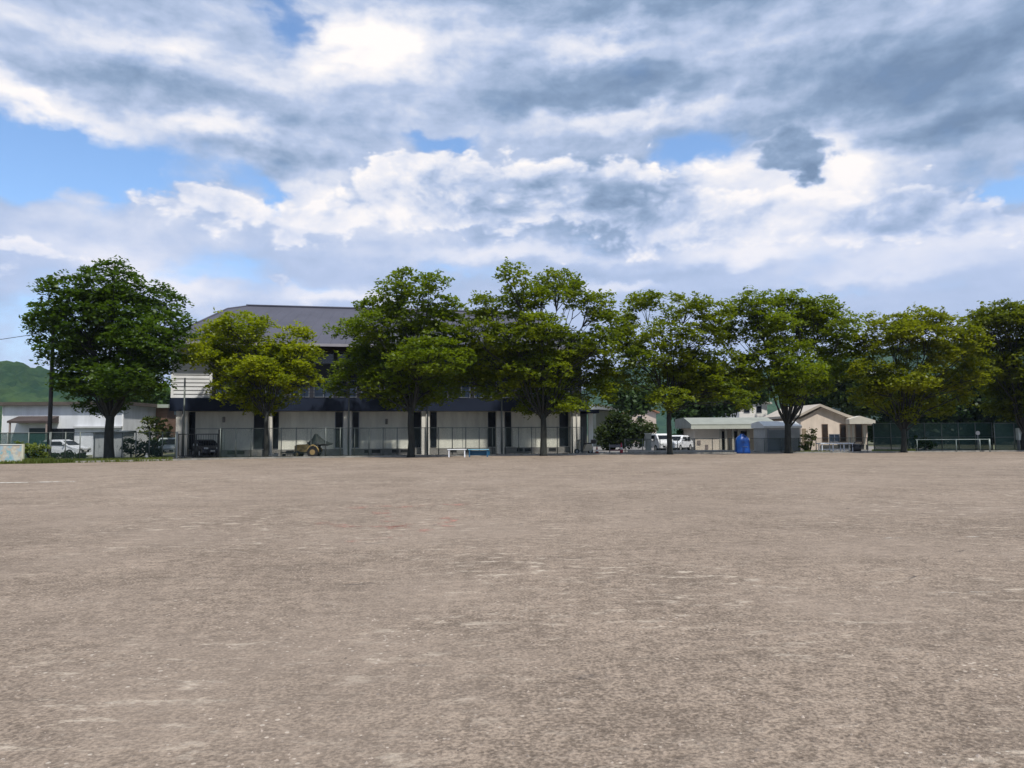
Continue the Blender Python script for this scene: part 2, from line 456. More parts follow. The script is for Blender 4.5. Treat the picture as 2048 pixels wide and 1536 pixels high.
def quads_mesh(name, V, m, parent=None):
    n = len(V) // 4
    me = bpy.data.meshes.new(name)
    me.vertices.add(len(V)); me.vertices.foreach_set('co', V.astype(np.float32).ravel())
    me.loops.add(len(V)); me.loops.foreach_set('vertex_index', np.arange(len(V), dtype=np.int32))
    me.polygons.add(n); me.polygons.foreach_set('loop_start', np.arange(0, len(V), 4, dtype=np.int32))
    try: me.polygons.foreach_set('loop_total', np.full(n, 4, dtype=np.int32))
    except Exception: pass
    me.materials.append(m); me.update(calc_edges=True)
    o = bpy.data.objects.new(name, me); C.objects.link(o)
    if parent: o.parent = parent
    return o
def tree(seed, label, D, tpx, fork_py, r0, lobes, c1, c2, group=None, size=.22, per=100, dens=1.0, dspread=1.0, name='broadleaf_tree', lean=0, trans=.42):
    rg = np.random.default_rng(seed); rr = random.Random(seed)
    base = ground(tpx, D)
    root = thing(name, label, 'tree', base, 0, group)
    sc = D / FPX
    pads = []; tips = []
    L = []
    for (lx, ly, rx, ry) in lobes:
        c = at(lx, ly, D) - base
        dep = rr.uniform(-1, 1) * 2.3 * dspread
        r = rx * sc; rz = ry * sc
        # keep the direction of sight so the lobe stays in its place when moved in depth
        f = (D + dep) / D; c = (at(lx, ly, D) - CAM) * f + CAM - base
        L.append((c, r, rz))
        n = max(8, int(dens * 9.0 * r * (r + 1.2) * (rz + .6)))
        for _ in range(n):
            while True:
                u = np.array([rr.uniform(-1, 1), rr.uniform(-1, 1), rr.uniform(-1, 1)])
                d2 = (u * u).sum()
                if d2 < 1 and rr.random() < .55 + .45 * d2: break
            pr = rr.uniform(.26, .74)
            x, y, z = c.x + u[0] * (r + .12), c.y + u[1] * max(r * .95, 1.1), c.z + u[2] * (rz + .22)
            ox, oy = x, y; l = math.hypot(ox, oy) + .01
            pads.append((x, y, z, pr, .07 + .05 * rr.random(), -.22 * ox / l + rr.uniform(-.2, .2), -.22 * oy / l + rr.uniform(-.2, .2)))
            if rr.random() < .14: tips.append((Vector((x, y, z)), len(L) - 1))
    # stray sprays that break the outline
    for _ in range(int(len(pads) * .05)):
        x, y, z, *_q = pads[rr.randrange(len(pads))]
        v = Vector((x, y, z - 5)).normalized()
        pads.append((x + v.x * .4, y + v.y * .4, z + v.z * .4, rr.uniform(.2, .4), .08, rr.uniform(-.3, .3), rr.uniform(-.3, .3)))
    V = leaf_cloud(rg, pads, size, per)
    quads_mesh('crown', V, leaf_mat('leaf_%d' % seed, c1, c2, .5, trans), root)
    # trunk and limbs
    fz = (at(tpx, fork_py, D) - base).z
    w = MB()
    tw = [(0, 0, -.1), (rr.uniform(-.05, .05), 0, fz * .3), (rr.uniform(-.08, .08), rr.uniform(-.05, .05), fz * .65), (0, 0, fz)]
    w.tube([tw[0], (0, 0, .18)] + tw[1:], [r0 * 1.35, r0 * 1.05, r0 * .92, r0 * .84, r0 * .78], 12)
    fork = Vector(tw[-1])
    order = sorted(range(len(L)), key=lambda i: -L[i][0].z)
    mids = {}
    for i in order:
        c, r, rz = L[i]
        start = Vector((0, 0, fz * rr.uniform(.8, 1.0))); d = c - start
        midp = start + d * .45 + Vector((d.x * -.10 + rr.uniform(-.25, .25), d.y * -.10 + rr.uniform(-.25, .25), abs(d.z) * .06 + rr.uniform(-.1, .3)))
        m2 = start + d * .78 + Vector((rr.uniform(-.35, .35), rr.uniform(-.3, .3), rr.uniform(-.1, .3)))
        ra = min(r0 * .42, r0 * (.22 + .04 * r))
        w.tube([start, start + d * .2 + Vector((0, 0, .12)), midp, m2, c], [ra, ra * .85, ra * .6, ra * .38, ra * .16], 7)
        mids[i] = (midp, m2)
    for p, i in tips[:260]:
        a, b_ = mids[i]; s = b_ if rr.random() < .7 else a
        k = (s + p) / 2 + Vector((0, 0, -.12))
        w.tube([s, k, p], [.035, .025, .01], 5, False)
    w.build('trunk', bark, root)
    return root

RG = 'row of broadleaf trees along the field edge'
DG1, DG2 = (.012, .036, .006), (.078, .128, .010)
tree(11, 'large dark green round-crowned tree standing left of the long hall, before the white building', 50.0, 218, 832, .33,
     [(215, 562, 62, 36), (120, 592, 48, 34), (92, 648, 38, 40), (160, 640, 58, 46), (240, 628, 70, 50), (322, 602, 48, 34), (345, 652, 36, 42), (288, 680, 66, 46), (200, 700, 78, 42), (125, 702, 40, 22), (325, 715, 45, 24), (180, 752, 66, 34), (258, 758, 70, 34), (212, 798, 52, 22), (140, 775, 22, 20), (300, 740, 34, 22)],
     DG1, DG2, RG, dens=1.15)
tree(12, 'short yellow-green tree in front of the hall roof, next after the large dark tree', 53.0, 532, 822, .17,
     [(480, 655, 48, 26), (452, 690, 55, 26), (410, 712, 28, 16), (595, 672, 30, 26), (540, 702, 44, 24), (600, 715, 38, 24), (505, 735, 58, 22), (450, 732, 36, 18), (590, 752, 44, 20), (470, 775, 44, 24), (540, 788, 52, 20), (525, 810, 38, 10), (440, 645, 22, 18), (420, 672, 34, 22), (398, 705, 28, 14), (505, 645, 34, 16), (560, 730, 44, 24)],
     (.050, .088, .004), (.27, .29, .006), RG, dens=1.0)
tree(13, 'tall green tree before the middle of the hall, leafy spray jutting at top right', 53.8, 822, 815, .27,
     [(798, 568, 34, 26), (868, 560, 30, 15), (755, 605, 38, 24), (892, 610, 30, 18), (820, 630, 56, 34), (740, 648, 42, 24), (690, 655, 32, 13), (885, 660, 52, 32), (780, 690, 76, 34), (860, 712, 76, 34), (718, 728, 48, 28), (682, 765, 32, 20), (780, 760, 66, 34), (870, 768, 62, 30), (815, 795, 52, 18), (842, 590, 18, 14)],
     (.024, .058, .005), (.165, .210, .008), RG, dens=1.1)
tree(14, 'tall broad green tree at the right part of the hall, two tufts at its top', 55.0, 1087, 828, .26,
     [(1024, 556, 27, 26), (1070, 590, 34, 22), (1112, 568, 52, 26), (975, 608, 34, 24), (1040, 618, 46, 28), (1150, 590, 30, 24), (1085, 650, 50, 24), (1195, 612, 36, 26), (955, 660, 40, 28), (1030, 680, 62, 34), (1140, 690, 62, 30), (1205, 680, 34, 34), (975, 720, 54, 32), (1080, 738, 74, 34), (1180, 738, 52, 32), (1000, 772, 48, 22), (1100, 785, 64, 22), (1195, 782, 32, 26), (1075, 812, 42, 12), (1140, 812, 36, 12), (928, 750, 26, 20), (935, 690, 30, 22), (1225, 650, 24, 20), (1222, 735, 26, 24)],
     (.024, .056, .005), (.190, .225, .008), RG, dens=1.05)
tree(15, 'green tree with sky showing through its thin top, behind the white cars', 57.0, 1340, 810, .22,
     [(1290, 600, 44, 12), (1380, 606, 42, 15), (1430, 622, 32, 18), (1255, 622, 16, 20), (1265, 672, 38, 20), (1325, 668, 42, 22), (1395, 672, 44, 22), (1452, 668, 34, 22), (1290, 715, 42, 18), (1365, 720, 64, 26), (1448, 728, 44, 26), (1420, 772, 62, 26), (1345, 762, 52, 28), (1482, 765, 38, 26), (1340, 795, 36, 16), (1335, 630, 30, 14), (1255, 640, 22, 18), (1262, 702, 32, 24), (1238, 676, 20, 22), (1415, 645, 26, 14), (1395, 745, 60, 24), (1265, 755, 30, 22), (1500, 740, 30, 26), (1478, 795, 26, 14)],
     (.024, .056, .005), (.185, .215, .008), RG, dens=.95)
tree(16, 'open-crowned green tree with a forked trunk beside the grey kiosk', 58.0, 1577, 848, .29,
     [(1500, 608, 44, 22), (1570, 598, 44, 18), (1640, 615, 42, 24), (1690, 652, 32, 26), (1460, 640, 22, 24), (1525, 655, 46, 24), (1610, 660, 50, 24), (1660, 690, 34, 18), (1560, 702, 56, 24), (1600, 738, 54, 22), (1540, 752, 40, 20), (1630, 765, 40, 20), (1585, 785, 36, 14), (1605, 625, 44, 20), (1535, 635, 36, 18), (1650, 645, 34, 18), (1700, 690, 24, 22), (1690, 735, 30, 22), (1495, 730, 30, 24), (1570, 640, 30, 14), (1640, 715, 34, 20)],
     (.028, .058, .005), (.185, .225, .008), RG, dens=1.0)
tree(17, 'yellowish green spreading tree before the green fence netting', 58.6, 1808, 858, .22,
     [(1770, 642, 42, 18), (1840, 636, 46, 16), (1905, 652, 36, 22), (1730, 680, 30, 24), (1790, 692, 46, 22), (1860, 702, 50, 26), (1920, 700, 34, 30), (1742, 740, 42, 26), (1810, 752, 56, 26), (1892, 752, 54, 26), (1932, 785, 28, 22), (1738, 790, 34, 20), (1800, 805, 46, 16), (1872, 812, 40, 14), (1812, 830, 28, 10), (1805, 660, 44, 16), (1870, 670, 40, 18), (1950, 680, 24, 28), (1945, 740, 30, 26), (1840, 780, 50, 20), (1720, 715, 26, 22), (1765, 770, 40, 18)],
     (.044, .066, .005), (.22, .235, .008), RG, dens=1.0)
tree(18, 'dense dark green tree at the right end of the row', 60.5, 2052, 868, .32,
     [(2010, 628, 54, 20), (1962, 656, 34, 20), (2050, 662, 56, 34), (1992, 700, 38, 28), (2062, 730, 66, 40), (1992, 758, 34, 30), (2012, 800, 44, 32), (2070, 800, 56, 36), (2122, 660, 66, 50), (2142, 770, 66, 54), (2190, 710, 50, 50), (1975, 640, 34, 20), (1958, 690, 26, 26), (2075, 630, 60, 26), (1965, 730, 26, 24)],
     (.014, .038, .005), (.150, .170, .008), RG, dens=1.2)

# ------------------------------------------------------------------ trees, hedges and woods behind
def bush(seed, label, cat, name, D, blobs, c1, c2, group=None, size=.3, per=60, stems=True):
    rg = np.random.default_rng(seed); rr = random.Random(seed)
    b0 = blobs[0]; base = ground(b0[0], D)
    root = thing(name, label, cat, base, 0, group)
    sc = D / FPX; pads = []; w = MB()
    for (lx, ly, rx, ry) in blobs:
        c = at(lx, ly, D) - base; r = rx * sc; rz = ry * sc
        for _ in range(max(6, int(16 * (r + .3) * (r + .6) * (rz + .4) / max(1, (size / .3) ** 2)))):
            while True:
                u = [rr.uniform(-1, 1) for _ in range(3)]
                if .15 < sum(q * q for q in u) < 1: break
            pads.append((c.x + u[0] * r * .9, c.y + u[1] * r * .8, max(.1, c.z + u[2] * rz * .92), rr.uniform(.3, .6) * size / .28, .12 * size / .3, rr.uniform(-.3, .3), rr.uniform(-.3, .3)))
        if stems: w.tube([(c.x * .3, 0, 0), (c.x * .7, 0, c.z * .5), (c.x, c.y, c.z)], [max(.06, r * .07), .08, .03], 6)
    V = leaf_cloud(rg, pads, size, per * (.28 / size) ** 2, .9)
    V[:, 2] = np.maximum(V[:, 2], .02)
    quads_mesh('crown' if cat == 'tree' else 'foliage', V, leaf_mat('leafb_%d' % seed, c1, c2, .4, .3), root)
    w.build('trunk' if cat == 'tree' else 'stem', bark, root)
    return root
BG = 'trees standing behind the sheds'
bush(31, 'mid-green tree behind the hedge, right beside the hall end', 'tree', 'background_tree', 92, [(1262, 800, 46, 30), (1225, 770, 30, 26), (1290, 790, 30, 24)], (.02, .045, .016), (.06, .10, .03), BG, .5, 60)
bush(32, 'dark bushy tree behind the flat-roofed long shed', 'tree', 'background_tree', 95, [(1425, 795, 60, 46), (1380, 815, 46, 36), (1490, 775, 56, 40), (1440, 760, 40, 24)], (.016, .040, .012), (.05, .085, .02), BG, .5, 60)
bush(33, 'dark tree between the white house and the gabled tan building', 'tree', 'background_tree', 100, [(1620, 790, 56, 40), (1580, 760, 40, 30), (1660, 760, 46, 36)], (.012, .034, .014), (.04, .075, .025), BG, .5, 60)
bush(34, 'green tree rising behind the gable of the tan building', 'tree', 'background_tree', 96, [(1720, 790, 60, 42), (1690, 750, 40, 26)], (.02, .042, .012), (.07, .10, .02), BG, .5, 60)
bush(35, 'dark wide tree behind the green windbreak netting', 'tree', 'background_tree', 98, [(1880, 815, 70, 40), (1800, 800, 60, 46), (1950, 790, 60, 50), (1775, 862, 44, 30), (1850, 858, 60, 30), (1930, 862, 50, 30), (2000, 855, 50, 34)], (.010, .030, .010), (.035, .068, .018), BG, .5, 60)
bush(36, 'dark tree at the right edge behind the last tree of the row', 'tree', 'background_tree', 90, [(2040, 790, 60, 60), (2120, 770, 70, 70)], (.010, .026, .008), (.03, .058, .015), BG, .5, 60)
bush(37, 'light green tree behind the brown flat-roofed building', 'tree', 'background_tree', 105, [(300, 785, 44, 22), (345, 795, 30, 20), (260, 790, 34, 18)], (.03, .065, .02), (.09, .15, .04), None, .5, 60)
bush(41, 'dark clipped hedge right of the hall with a rust-tinged top', 'hedge', 'hedge', 72, [(1215, 868, 26, 34), (1250, 862, 30, 38), (1285, 866, 28, 32), (1235, 835, 24, 16)], (.012, .028, .008), (.05, .07, .014), None, .26, 70)
bush(42, 'low green bush between the white cars and the long shed', 'bush', 'bush', 74, [(1372, 868, 22, 22), (1358, 880, 18, 18)], (.012, .050, .012), (.03, .10, .025), None, .24, 70)
bush(43, 'yellow-green shrub growing behind the framed picture board', 'bush', 'bush', 48.2, [(68, 902, 24, 22), (48, 890, 16, 14), (84, 912, 18, 12)], (.05, .08, .012), (.17, .20, .03), None, .16, 90)
bush(44, 'green bush with orange-tinted tips in front of the brown building', 'bush', 'bush', 60, [(318, 862, 20, 34), (296, 850, 14, 22), (334, 880, 12, 26)], (.03, .06, .012), (.12, .13, .025), None, .2, 80)
bush(45, 'slender yellow-flecked shrub by the wall of the gabled tan building', 'bush', 'bush', 62, [(1616, 880, 9, 24), (1608, 896, 8, 12), (1626, 868, 8, 16)], (.05, .07, .015), (.20, .20, .06), None, .16, 90)
bush(46, 'dark low shrubs behind the mesh fence left of the hall', 'bush', 'bush', 56, [(262, 890, 18, 22), (290, 898, 22, 14), (312, 895, 20, 18)], (.008, .022, .012), (.025, .055, .025), None, .2, 80)
bush(48, 'low dark weeds half hiding the white car at the white building', 'bush', 'bush', 55, [(112, 912, 22, 7), (150, 914, 20, 6), (132, 910, 14, 6)], (.010, .026, .010), (.04, .07, .02), None, .16, 90, False)
bush(47, 'green shrub row below the windbreak netting', 'bush', 'bush', 62.5, [(1826, 886, 14, 14), (1845, 880, 12, 12), (1860, 892, 14, 8)], (.02, .055, .018), (.05, .10, .03), None, .18, 80)

def hill(name, prof, D, depth, c1, c2, seed, res=5.0, canopy=3.0):
    """prof: skyline as (px, py); a real ridge with slopes to either side, covered in tree crowns"""
    rg = np.random.default_rng(seed)
    pts = [at(px, py, D) for px, py in prof]
    X = np.arange(pts[0].x, pts[-1].x, res); H = np.interp(X, [p.x for p in pts], [p.z for p in pts])
    Y = np.arange(D - depth, D + depth, res * .9)
    gx, gy = np.meshgrid(X, Y); k = 1 - np.abs(gy - D) / depth
    z = H[None, :] * (k ** 1.1)
    z = z + rg.uniform(-1, 1, z.shape) * canopy * (k > .02)
    lump = sum(np.sin(gx / s + a) * np.cos(gy / (s * .8) + b) * m_ for s, a, b, m_ in ((37, 1, 2, 3), (19, 4, 1, 2), (71, 2, 5, 5)))
    z = z + lump * .5 * np.minimum(1, H[None, :] / 30) * np.minimum(1, (1 - k) * 4)
    gx = gx + rg.uniform(-.35, .35, z.shape) * res
    V = np.stack([gx, gy, np.where(k <= .02, -1, z)], -1).reshape(-1, 3); nX = len(X)
    idx = np.arange(V.shape[0]).reshape(z.shape)
    F = np.stack([idx[:-1, :-1], idx[:-1, 1:], idx[1:, 1:], idx[1:, :-1]], -1).reshape(-1, 4)
    me = bpy.data.meshes.new(name); me.from_pydata(V.tolist(), [], F.tolist())
    mt = bpy.data.materials.new(name + '_canopy'); mt.use_nodes = True; t = mt.node_tree; E.tree = t
    b_ = t.nodes['Principled BSDF']; v = t.nodes.new('ShaderNodeTexCoord').outputs['Object']
    kk = noise(v, .012, 4, .6) * .6 + noise(v, .09, 4, .7) * .5
    t.links.new(mixrgb(smooth(kk, .35, .75), c1, c2), b_.inputs['Base Color']); b_.inputs['Roughness'].default_value = 1; b_.inputs['Specular IOR Level'].default_value = .05
    me.materials.append(mt); me.update()
    o = bpy.data.objects.new(name, me); C.objects.link(o); o['kind'] = 'structure'; return o
hill('hill', [(-700, 690), (-300, 665), (-100, 700), (0, 722), (60, 733), (130, 752), (200, 775), (330, 800), (460, 815), (640, 850)], 620, 230, (.010, .034, .020), (.046, .080, .026), 3, 4.5, 3.6)
hill('hill', [(1000, 810), (1160, 780), (1250, 735), (1300, 728), (1440, 745), (1560, 735), (1700, 706), (1850, 682), (2000, 700), (2300, 715), (2700, 750)], 1150, 400, (.018, .045, .03), (.04, .08, .04), 4, 9, 4)

# ------------------------------------------------------------------ the long two-storey hall
white = mat('cream_paint', (.66, .64, .58), .7, .14, 2.2, stretch=(1, 1, .2))
pale_wall = mat('grey_white_siding', (.60, .61, .62), .65, .07, .7)
panelw = mat('painted_panel', (.70, .70, .61), .75, .13, 1.4, stretch=(1, 1, .22))
navy = mat('navy_metal', (.012, .019, .040), .65, .15, .5, spec=.2)
char = mat('charcoal_cladding', (.022, .024, .034), .6, .2, .7)
maroon = mat('dark_maroon_soffit', (.030, .014, .018), .7, .2, 1)
dark = mat('dark_opening', (.008, .008, .009), .8, .2, 1)
glassb = glass_mat('blue_grey_glass', (.03, .045, .075), .06)
glassd = mat('dark_glass', (.010, .013, .017), .25, .3, .6, spec=.12)
frame_m = mat('pale_window_frame', (.20, .22, .26), .45, .08, 1, .3)
steel = mat('galvanised_steel', (.30, .32, .33), .5, .15, 4, .5)
conc = mat('concrete_plinth', (.22, .215, .20), .9, .2, 1.2)

P0 = ground(362, 57.6); P1 = ground(1150, 63.6)
rz = math.atan2(P1.y - P0.y, P1.x - P0.x)
hall = thing('sports_hall', 'long two-storey hall with grey metal roof and navy band, half hidden by trees', 'building', P0, rz)
pt = arch(P0, rz)
def sx_(px, t=0): return pt(px, 860, t)[0]
def sz_(px, py, t=0): return pt(px, py, t)[2]
Lx = sx_(340); Rx = sx_(1162); RC = .95; DEP = 20.0
zb0 = sz_(362, 822); zb1 = sz_(362, 796); ze = sz_(660, 690, -1.0)
print('HALL', Lx, Rx, zb0, zb1, ze, 'rz', math.degrees(rz))
# ground floor wall, recessed behind the piers
w = MB(); w.box(Lx + .5, Rx - .2, RC, DEP, 0, zb0); w.build('wall', panelw, hall)
w = MB(); w.box(Lx + .45, Rx - .15, RC - .06, RC + .2, 0, .50); w.build('plinth', conc, hall)
# projecting navy band
w = MB(); w.box(Lx, Rx + .6, -.35, DEP, zb0 + .002, zb1); w.build('band', navy, hall)
# upper storey
UF = .15
sL, sR = Lx + .02, sx_(421, UF)
w = MB(); w.box(sR, Rx + .3, UF + .55, DEP - .3, zb1 + .002, ze + .1); w.build('upper_wall', char, hall)
# left bay of white horizontal siding with lapped boards
w = MB()
nb = 14; hb = (ze - zb1) / nb
for k in range(nb):
    z = zb1 + k * hb
    w.prism([(UF + .03, z + .004), (UF + .0, z + .03), (UF + .05, z + hb), (6.0, z + hb), (6.0, z + .004)], sL, sR - .002, 'x')
sid = w.build('siding', pale_wall, hall)
for (q0, q1, q2, q3) in ((sL - .06, sL + .12, UF - .05, UF + .1), (sR - .14, sR + .05, UF - .06, UF + .5)):
    w = MB(); w.box(q0, q1, q2, q3, zb1 + .003, ze); w.build('corner_trim', mat('white_trim', (.75, .76, .76), .6, .04, 1), hall)
# upper windows: high ribbon under the eaves and a long lower ribbon
def window(x0, x1, z0, z1, y, parent, name='window', n=2, gm=glassb, fm=frame_m, fr=.05):
    f = MB()
    f.box(x0, x1, y - .05, y + .04, z1 - fr, z1); f.box(x0, x1, y - .05, y + .04, z0, z0 + fr)
    for k in range(n + 1):
        xm = x0 + (x1 - x0 - fr) * k / n
        f.box(xm, xm + fr, y - .048, y + .038, z0 + fr, z1 - fr)
    fo = f.build(name, fm, parent)
    g_ = MB(); g_.box(x0 + .01, x1 - .01, y - .01, y + .01, z0 + .01, z1 - .01); g_.build('pane', gm, fo)
    return fo
yw = UF + .50
span = Rx - sR
nwin = 16
for k in range(nwin):
    xa = sR + .25 + k * span / nwin; xb = xa + span / nwin - .35
    window(xa, xb, zb1 + .12, zb1 + 1.55, yw, hall, n=2)
    window(xa, xb, ze - 1.35, ze - .45, yw, hall, n=2)
# balcony rail in front of the lower ribbon
w = MB()
for z in (zb1 + .35, zb1 + .62, zb1 + .9): w.box(sR + .1, Rx + .4, -.20, -.16, z, z + .035)
for k in range(40):
    x = sR + .1 + (Rx - sR + .2) * k / 39
    w.box(x, x + .05, -.155, -.105, zb1 + .003, zb1 + .93)
w.build('railing', navy, hall)
# columns of the upper storey
for k in range(6):
    x = sx_([540, 695, 850, 1002, 1150, 424][k])
    w = MB(); w.box(x - .14, x + .14, UF + .2, UF + .5, zb1 + .003, ze - .05); w.build('column', char, hall)
# roof: hipped, standing seams
ox = 1.0; fy = -1.0
def roofpt(px, py, hz=None):
    return pt(px, py)
A = (Lx - .75, fy, ze + .1); B = (Rx + 1.1, fy, ze + .1)
ridge_t = 10.2
Rl = pt(497, 612, ridge_t); 
# pick the ridge end so that it keeps the roof plane regular
hz = Rl[2]; Q_t = ridge_t * .9
Ql = pt(455, 617.5, Q_t)
Rr = (Rx - 3.2, ridge_t, hz); Qr = (Rx - 2.0, Q_t, Ql[2])
def back(p): return (p[0], 2 * ridge_t - p[1], p[2])
w = MB(); 
Rl2 = (Rl[0], ridge_t, hz)
w.quad(A, B, Qr, Ql); w.quad(Ql, Qr, Rr, Rl2); w.quad(Ql, Rl2, back(Ql)); w.quad(A, Ql, back(Ql), back(A))
w.quad(B, back(B), back(Qr), Qr); w.quad(Qr, back(Qr), Rr); w.quad(back(B), back(A), back(Ql), back(Qr)); w.quad(back(Qr), back(Ql), Rl2, Rr)
def lerp(a, b, k): return tuple(a[i] + (b[i] - a[i]) * k for i in range(3))
nsm = 30
for k in range(1, nsm):
    a = lerp(A, B, k / nsm); b_ = lerp(Ql, Qr, k / nsm)
    a = (a[0], a[1], a[2] + .01)
    w.tube([a, b_], .012, 4)
rm = mat('grey_metal_roof', (.072, .072, .094), .6, .10, .35, .2)
roof = w.build('roof', rm, hall)
w = MB(); w.tube([(Rl2[0] - .2, Rl2[1], hz + .04), (Rr[0] + .2, Rr[1], hz + .04)], .12, 6); w.tube([A, Ql, Rl2], .09, 6); w.tube([B, Qr, Rr], .09, 6)
w.build('ridge_cap', rm, roof)
w = MB(); w.box(A[0], B[0], fy - .06, fy + .06, ze - .12, ze + .098); w.box(A[0] - .06, A[0] - .001, fy - .06, 2 * ridge_t - fy, ze - .12, ze + .098); w.box(B[0] + .001, B[0] + .06, fy, 20, ze - .12, ze + .098)
w.build('gutter', mat('grey_gutter', (.30, .29, .33), .5, .08, 1), hall)
w = MB(); w.box(A[0] + .02, B[0] - .02, fy + .062, DEP, ze - .10, ze + .02); w.build('soffit', maroon, hall)
w = MB(); w.box(A[0] + .4, B[0] - .4, UF + .1, UF + .54, ze - .5, ze - .102); w.build('eave_beam', maroon, hall)
# ground-floor piers and dark slot openings on either side
piers = [(352, 375), (534, 541), (687, 703), (843, 859), (993, 1008), (1142, 1160)]
for a, b_ in piers:
    xa, xb = sx_(a), sx_(b_); xc = (xa + xb) / 2; hw = max(.26, min(.45, (xb - xa) / 2))
    w = MB(); w.box(xc - hw, xc + hw, -.1, .45, 0, zb0); w.build('pillar', white, hall)
    w = MB(); w.tube([(xc + hw * .2, -.17, .1), (xc + hw * .2, -.17, zb0 - .02)], .05, 8); w.build('downpipe', conc, hall)
slots = [(376, 389), (509, 533), (543, 556), (671, 685), (706, 717), (822, 840), (862, 872), (977, 991), (1011, 1021), (1120, 1135)]
for a, b_ in slots:
    xa, xb = sx_(a, RC), sx_(b_, RC)
    f = MB(); y = RC
    z0, z1 = .62, zb0 - .05
    f.box(xa - .05, xa, y - .07, y + .02, z0, z1); f.box(xb, xb + .05, y - .07, y + .02, z0, z1); f.box(xa - .05, xb + .05, y - .07, y + .02, z0 - .06, z0 - .001)
    f.box(xa, xb, y - .06, y - .02, z0 + 1.55, z0 + 1.61)
    fo = f.build('window', frame_m if (a in (671, 706)) else char, hall)
    g_ = MB(); g_.box(xa, xb, y - .03, y - .005, z0, z1); g_.build('pane', glassd, fo)
# panel joints, rail at door-head height and sills
gaps = [(392, 507), (560, 668), (720, 820), (875, 975), (1024, 1118)]
railm = mat('grey_rail', (.36, .37, .34), .7, .1, 1)
for a, b_ in gaps:
    xa, xb = sx_(a, RC), sx_(b_, RC)
    w = MB(); w.box(xa, xb, RC - .05, RC - .002, 2.16, 2.23); w.build('wall_rail', railm, hall)
    for k in (.0, .5, 1.0):
        w = MB(); w.box(xa + (xb - xa) * k - .02, xa + (xb - xa) * k + .02, RC - .035, RC - .003, .52, 2.158); w.build('joint_strip', railm, hall)
# low ventilation windows in the plinth
for a, b_ in [(455, 472), (474, 491), (572, 590), (728, 740), (743, 762), (783, 798), (800, 817), (900, 914), (930, 944), (1032, 1046), (1048, 1062), (1096, 1112)]:
    xa, xb = sx_(a, RC), sx_(b_, RC)
    f = MB(); y = RC - .06
    f.box(xa, xb, y - .03, y - .001, .12, .15); f.box(xa, xb, y - .03, y - .001, .42, .45); f.box(xa, xa + .04, y - .03, y - .001, .151, .419); f.box(xb - .04, xb, y - .03, y - .001, .151, .419)
    fo = f.build('vent_window', conc, hall); g_ = MB(); g_.box(xa + .02, xb - .02, y - .012, y - .002, .13, .44); g_.build('pane', dark, fo)
# small wall lamps
for a, py in ((448, 836), (773, 840)):
    x, y, z = pt(a, py, RC); w = MB(); w.box(x - .1, x + .1, RC - .16, RC - .002, z - .35, z + .1, .03); w.build('wall_lamp', conc, hall)
# right-hand end porch: open bay closed by one more slim white pillar, door behind
xa = sx_(1184); w = MB(); w.box(xa - .18, xa + .18, .3, .65, 0, zb0 + .1); w.build('pillar', mat('white_pillar', (.78, .80, .76), .7, .04, 1), hall)
w = MB(); w.box(Rx - .19, xa + .3, RC + 1.5, DEP - 4, 0, zb0 - .2); w.build('annex_wall', mat('dark_grey_wall', (.10, .11, .11), .8, .15, 1), hall)
w = MB(); w.box(Rx + .62, xa + .6, -.2, DEP - 4, zb0 - .18, zb0 + .12); w.build('porch_roof', navy, hall)
# downpipe and pale return wall on the left end
w = MB(); w.box(Lx - .5, Lx - .05, 3.2, 9, zb0 - .2, ze - 1.2); w.build('side_bay', mat('blue_grey_panel', (.30, .36, .38), .7, .08, 1), hall)

# ------------------------------------------------------------------ generic pitched / flat buildings
def opening(parent, name, xa, xb, z0, z1, y, gm, fm, n=1):
    return window(xa, xb, z0, z1, y, parent, name, n, gm, fm, .06)

# white flat-roofed building on the left
D1 = 66
b1 = ground(3, D1); wb = thing('office_block', 'white single-storey flat-roofed building behind the large dark tree, brown awning over its entrance', 'building', b1, 0)
p1 = arch(b1, 0); X = lambda a: p1(a, 860)[0]; Z = lambda py, a=120: p1(a, py)[2]
xr = X(246); zt = Z(811)
wm = mat('white_render', (.62, .64, .67), .75, .11, 1.2, bump=.05, stretch=(1, 1, .25))
w = MB(); w.box(-.05, xr, 0, 9, 0, zt); w.build('wall', wm, wb)
w = MB(); w.box(-.5, xr + .35, -.45, 9.4, zt + .002, Z(804)); w.build('roof', mat('brown_fascia', (.085, .07, .06), .7, .2, 1), wb)
w = MB(); xa, xb = X(36), X(117); w.prism([(-1.5, Z(842)), (-1.5, Z(846)), (-.002, Z(846)), (-.002, Z(832))], xa, xb, 'x'); w.build('awning', mat('brown_awning', (.06, .045, .042), .7, .2, 1), wb)
w = MB(); w.box(xa + 1.0, X(97), -.02, .4, .05, Z(856)); 
dr = w.build('door', mat('teal_dark_door', (.015, .035, .035), .4, .3, 1), wb)
w = MB(); w.box(xa + 2.0, xa + 2.1, -.08, -.021, 1.0, 1.3); w.build('handle', steel, dr)
for k in (xa + .15, xb - .25): 
    w = MB(); w.box(k, k + .12, -1.45, -1.33, 0, Z(846) - .002); w.build('awning_post', mat('awning_post', (.25, .2, .18), .7, .1, 1), wb)
opening(wb, 'window', X(104), X(149), Z(887), Z(857), 0, glassd, char, 2)
w = MB(); w.box(X(150), xr - .01, -.35, -.002, Z(855) - .06, Z(853)); w.build('ledge', mat('pale_ledge', (.45, .46, .47), .7, .1, 1), wb)
for (q0, q1, q2) in ((-.06, -.0, .0), (xr - .1, xr + .02, -.001)):
    w = MB(); w.box(q0, q1, -.055, q2, 0, zt - .001); w.build('corner_trim', mat('white_trim', (.75, .76, .76), .6, .04, 1), wb)
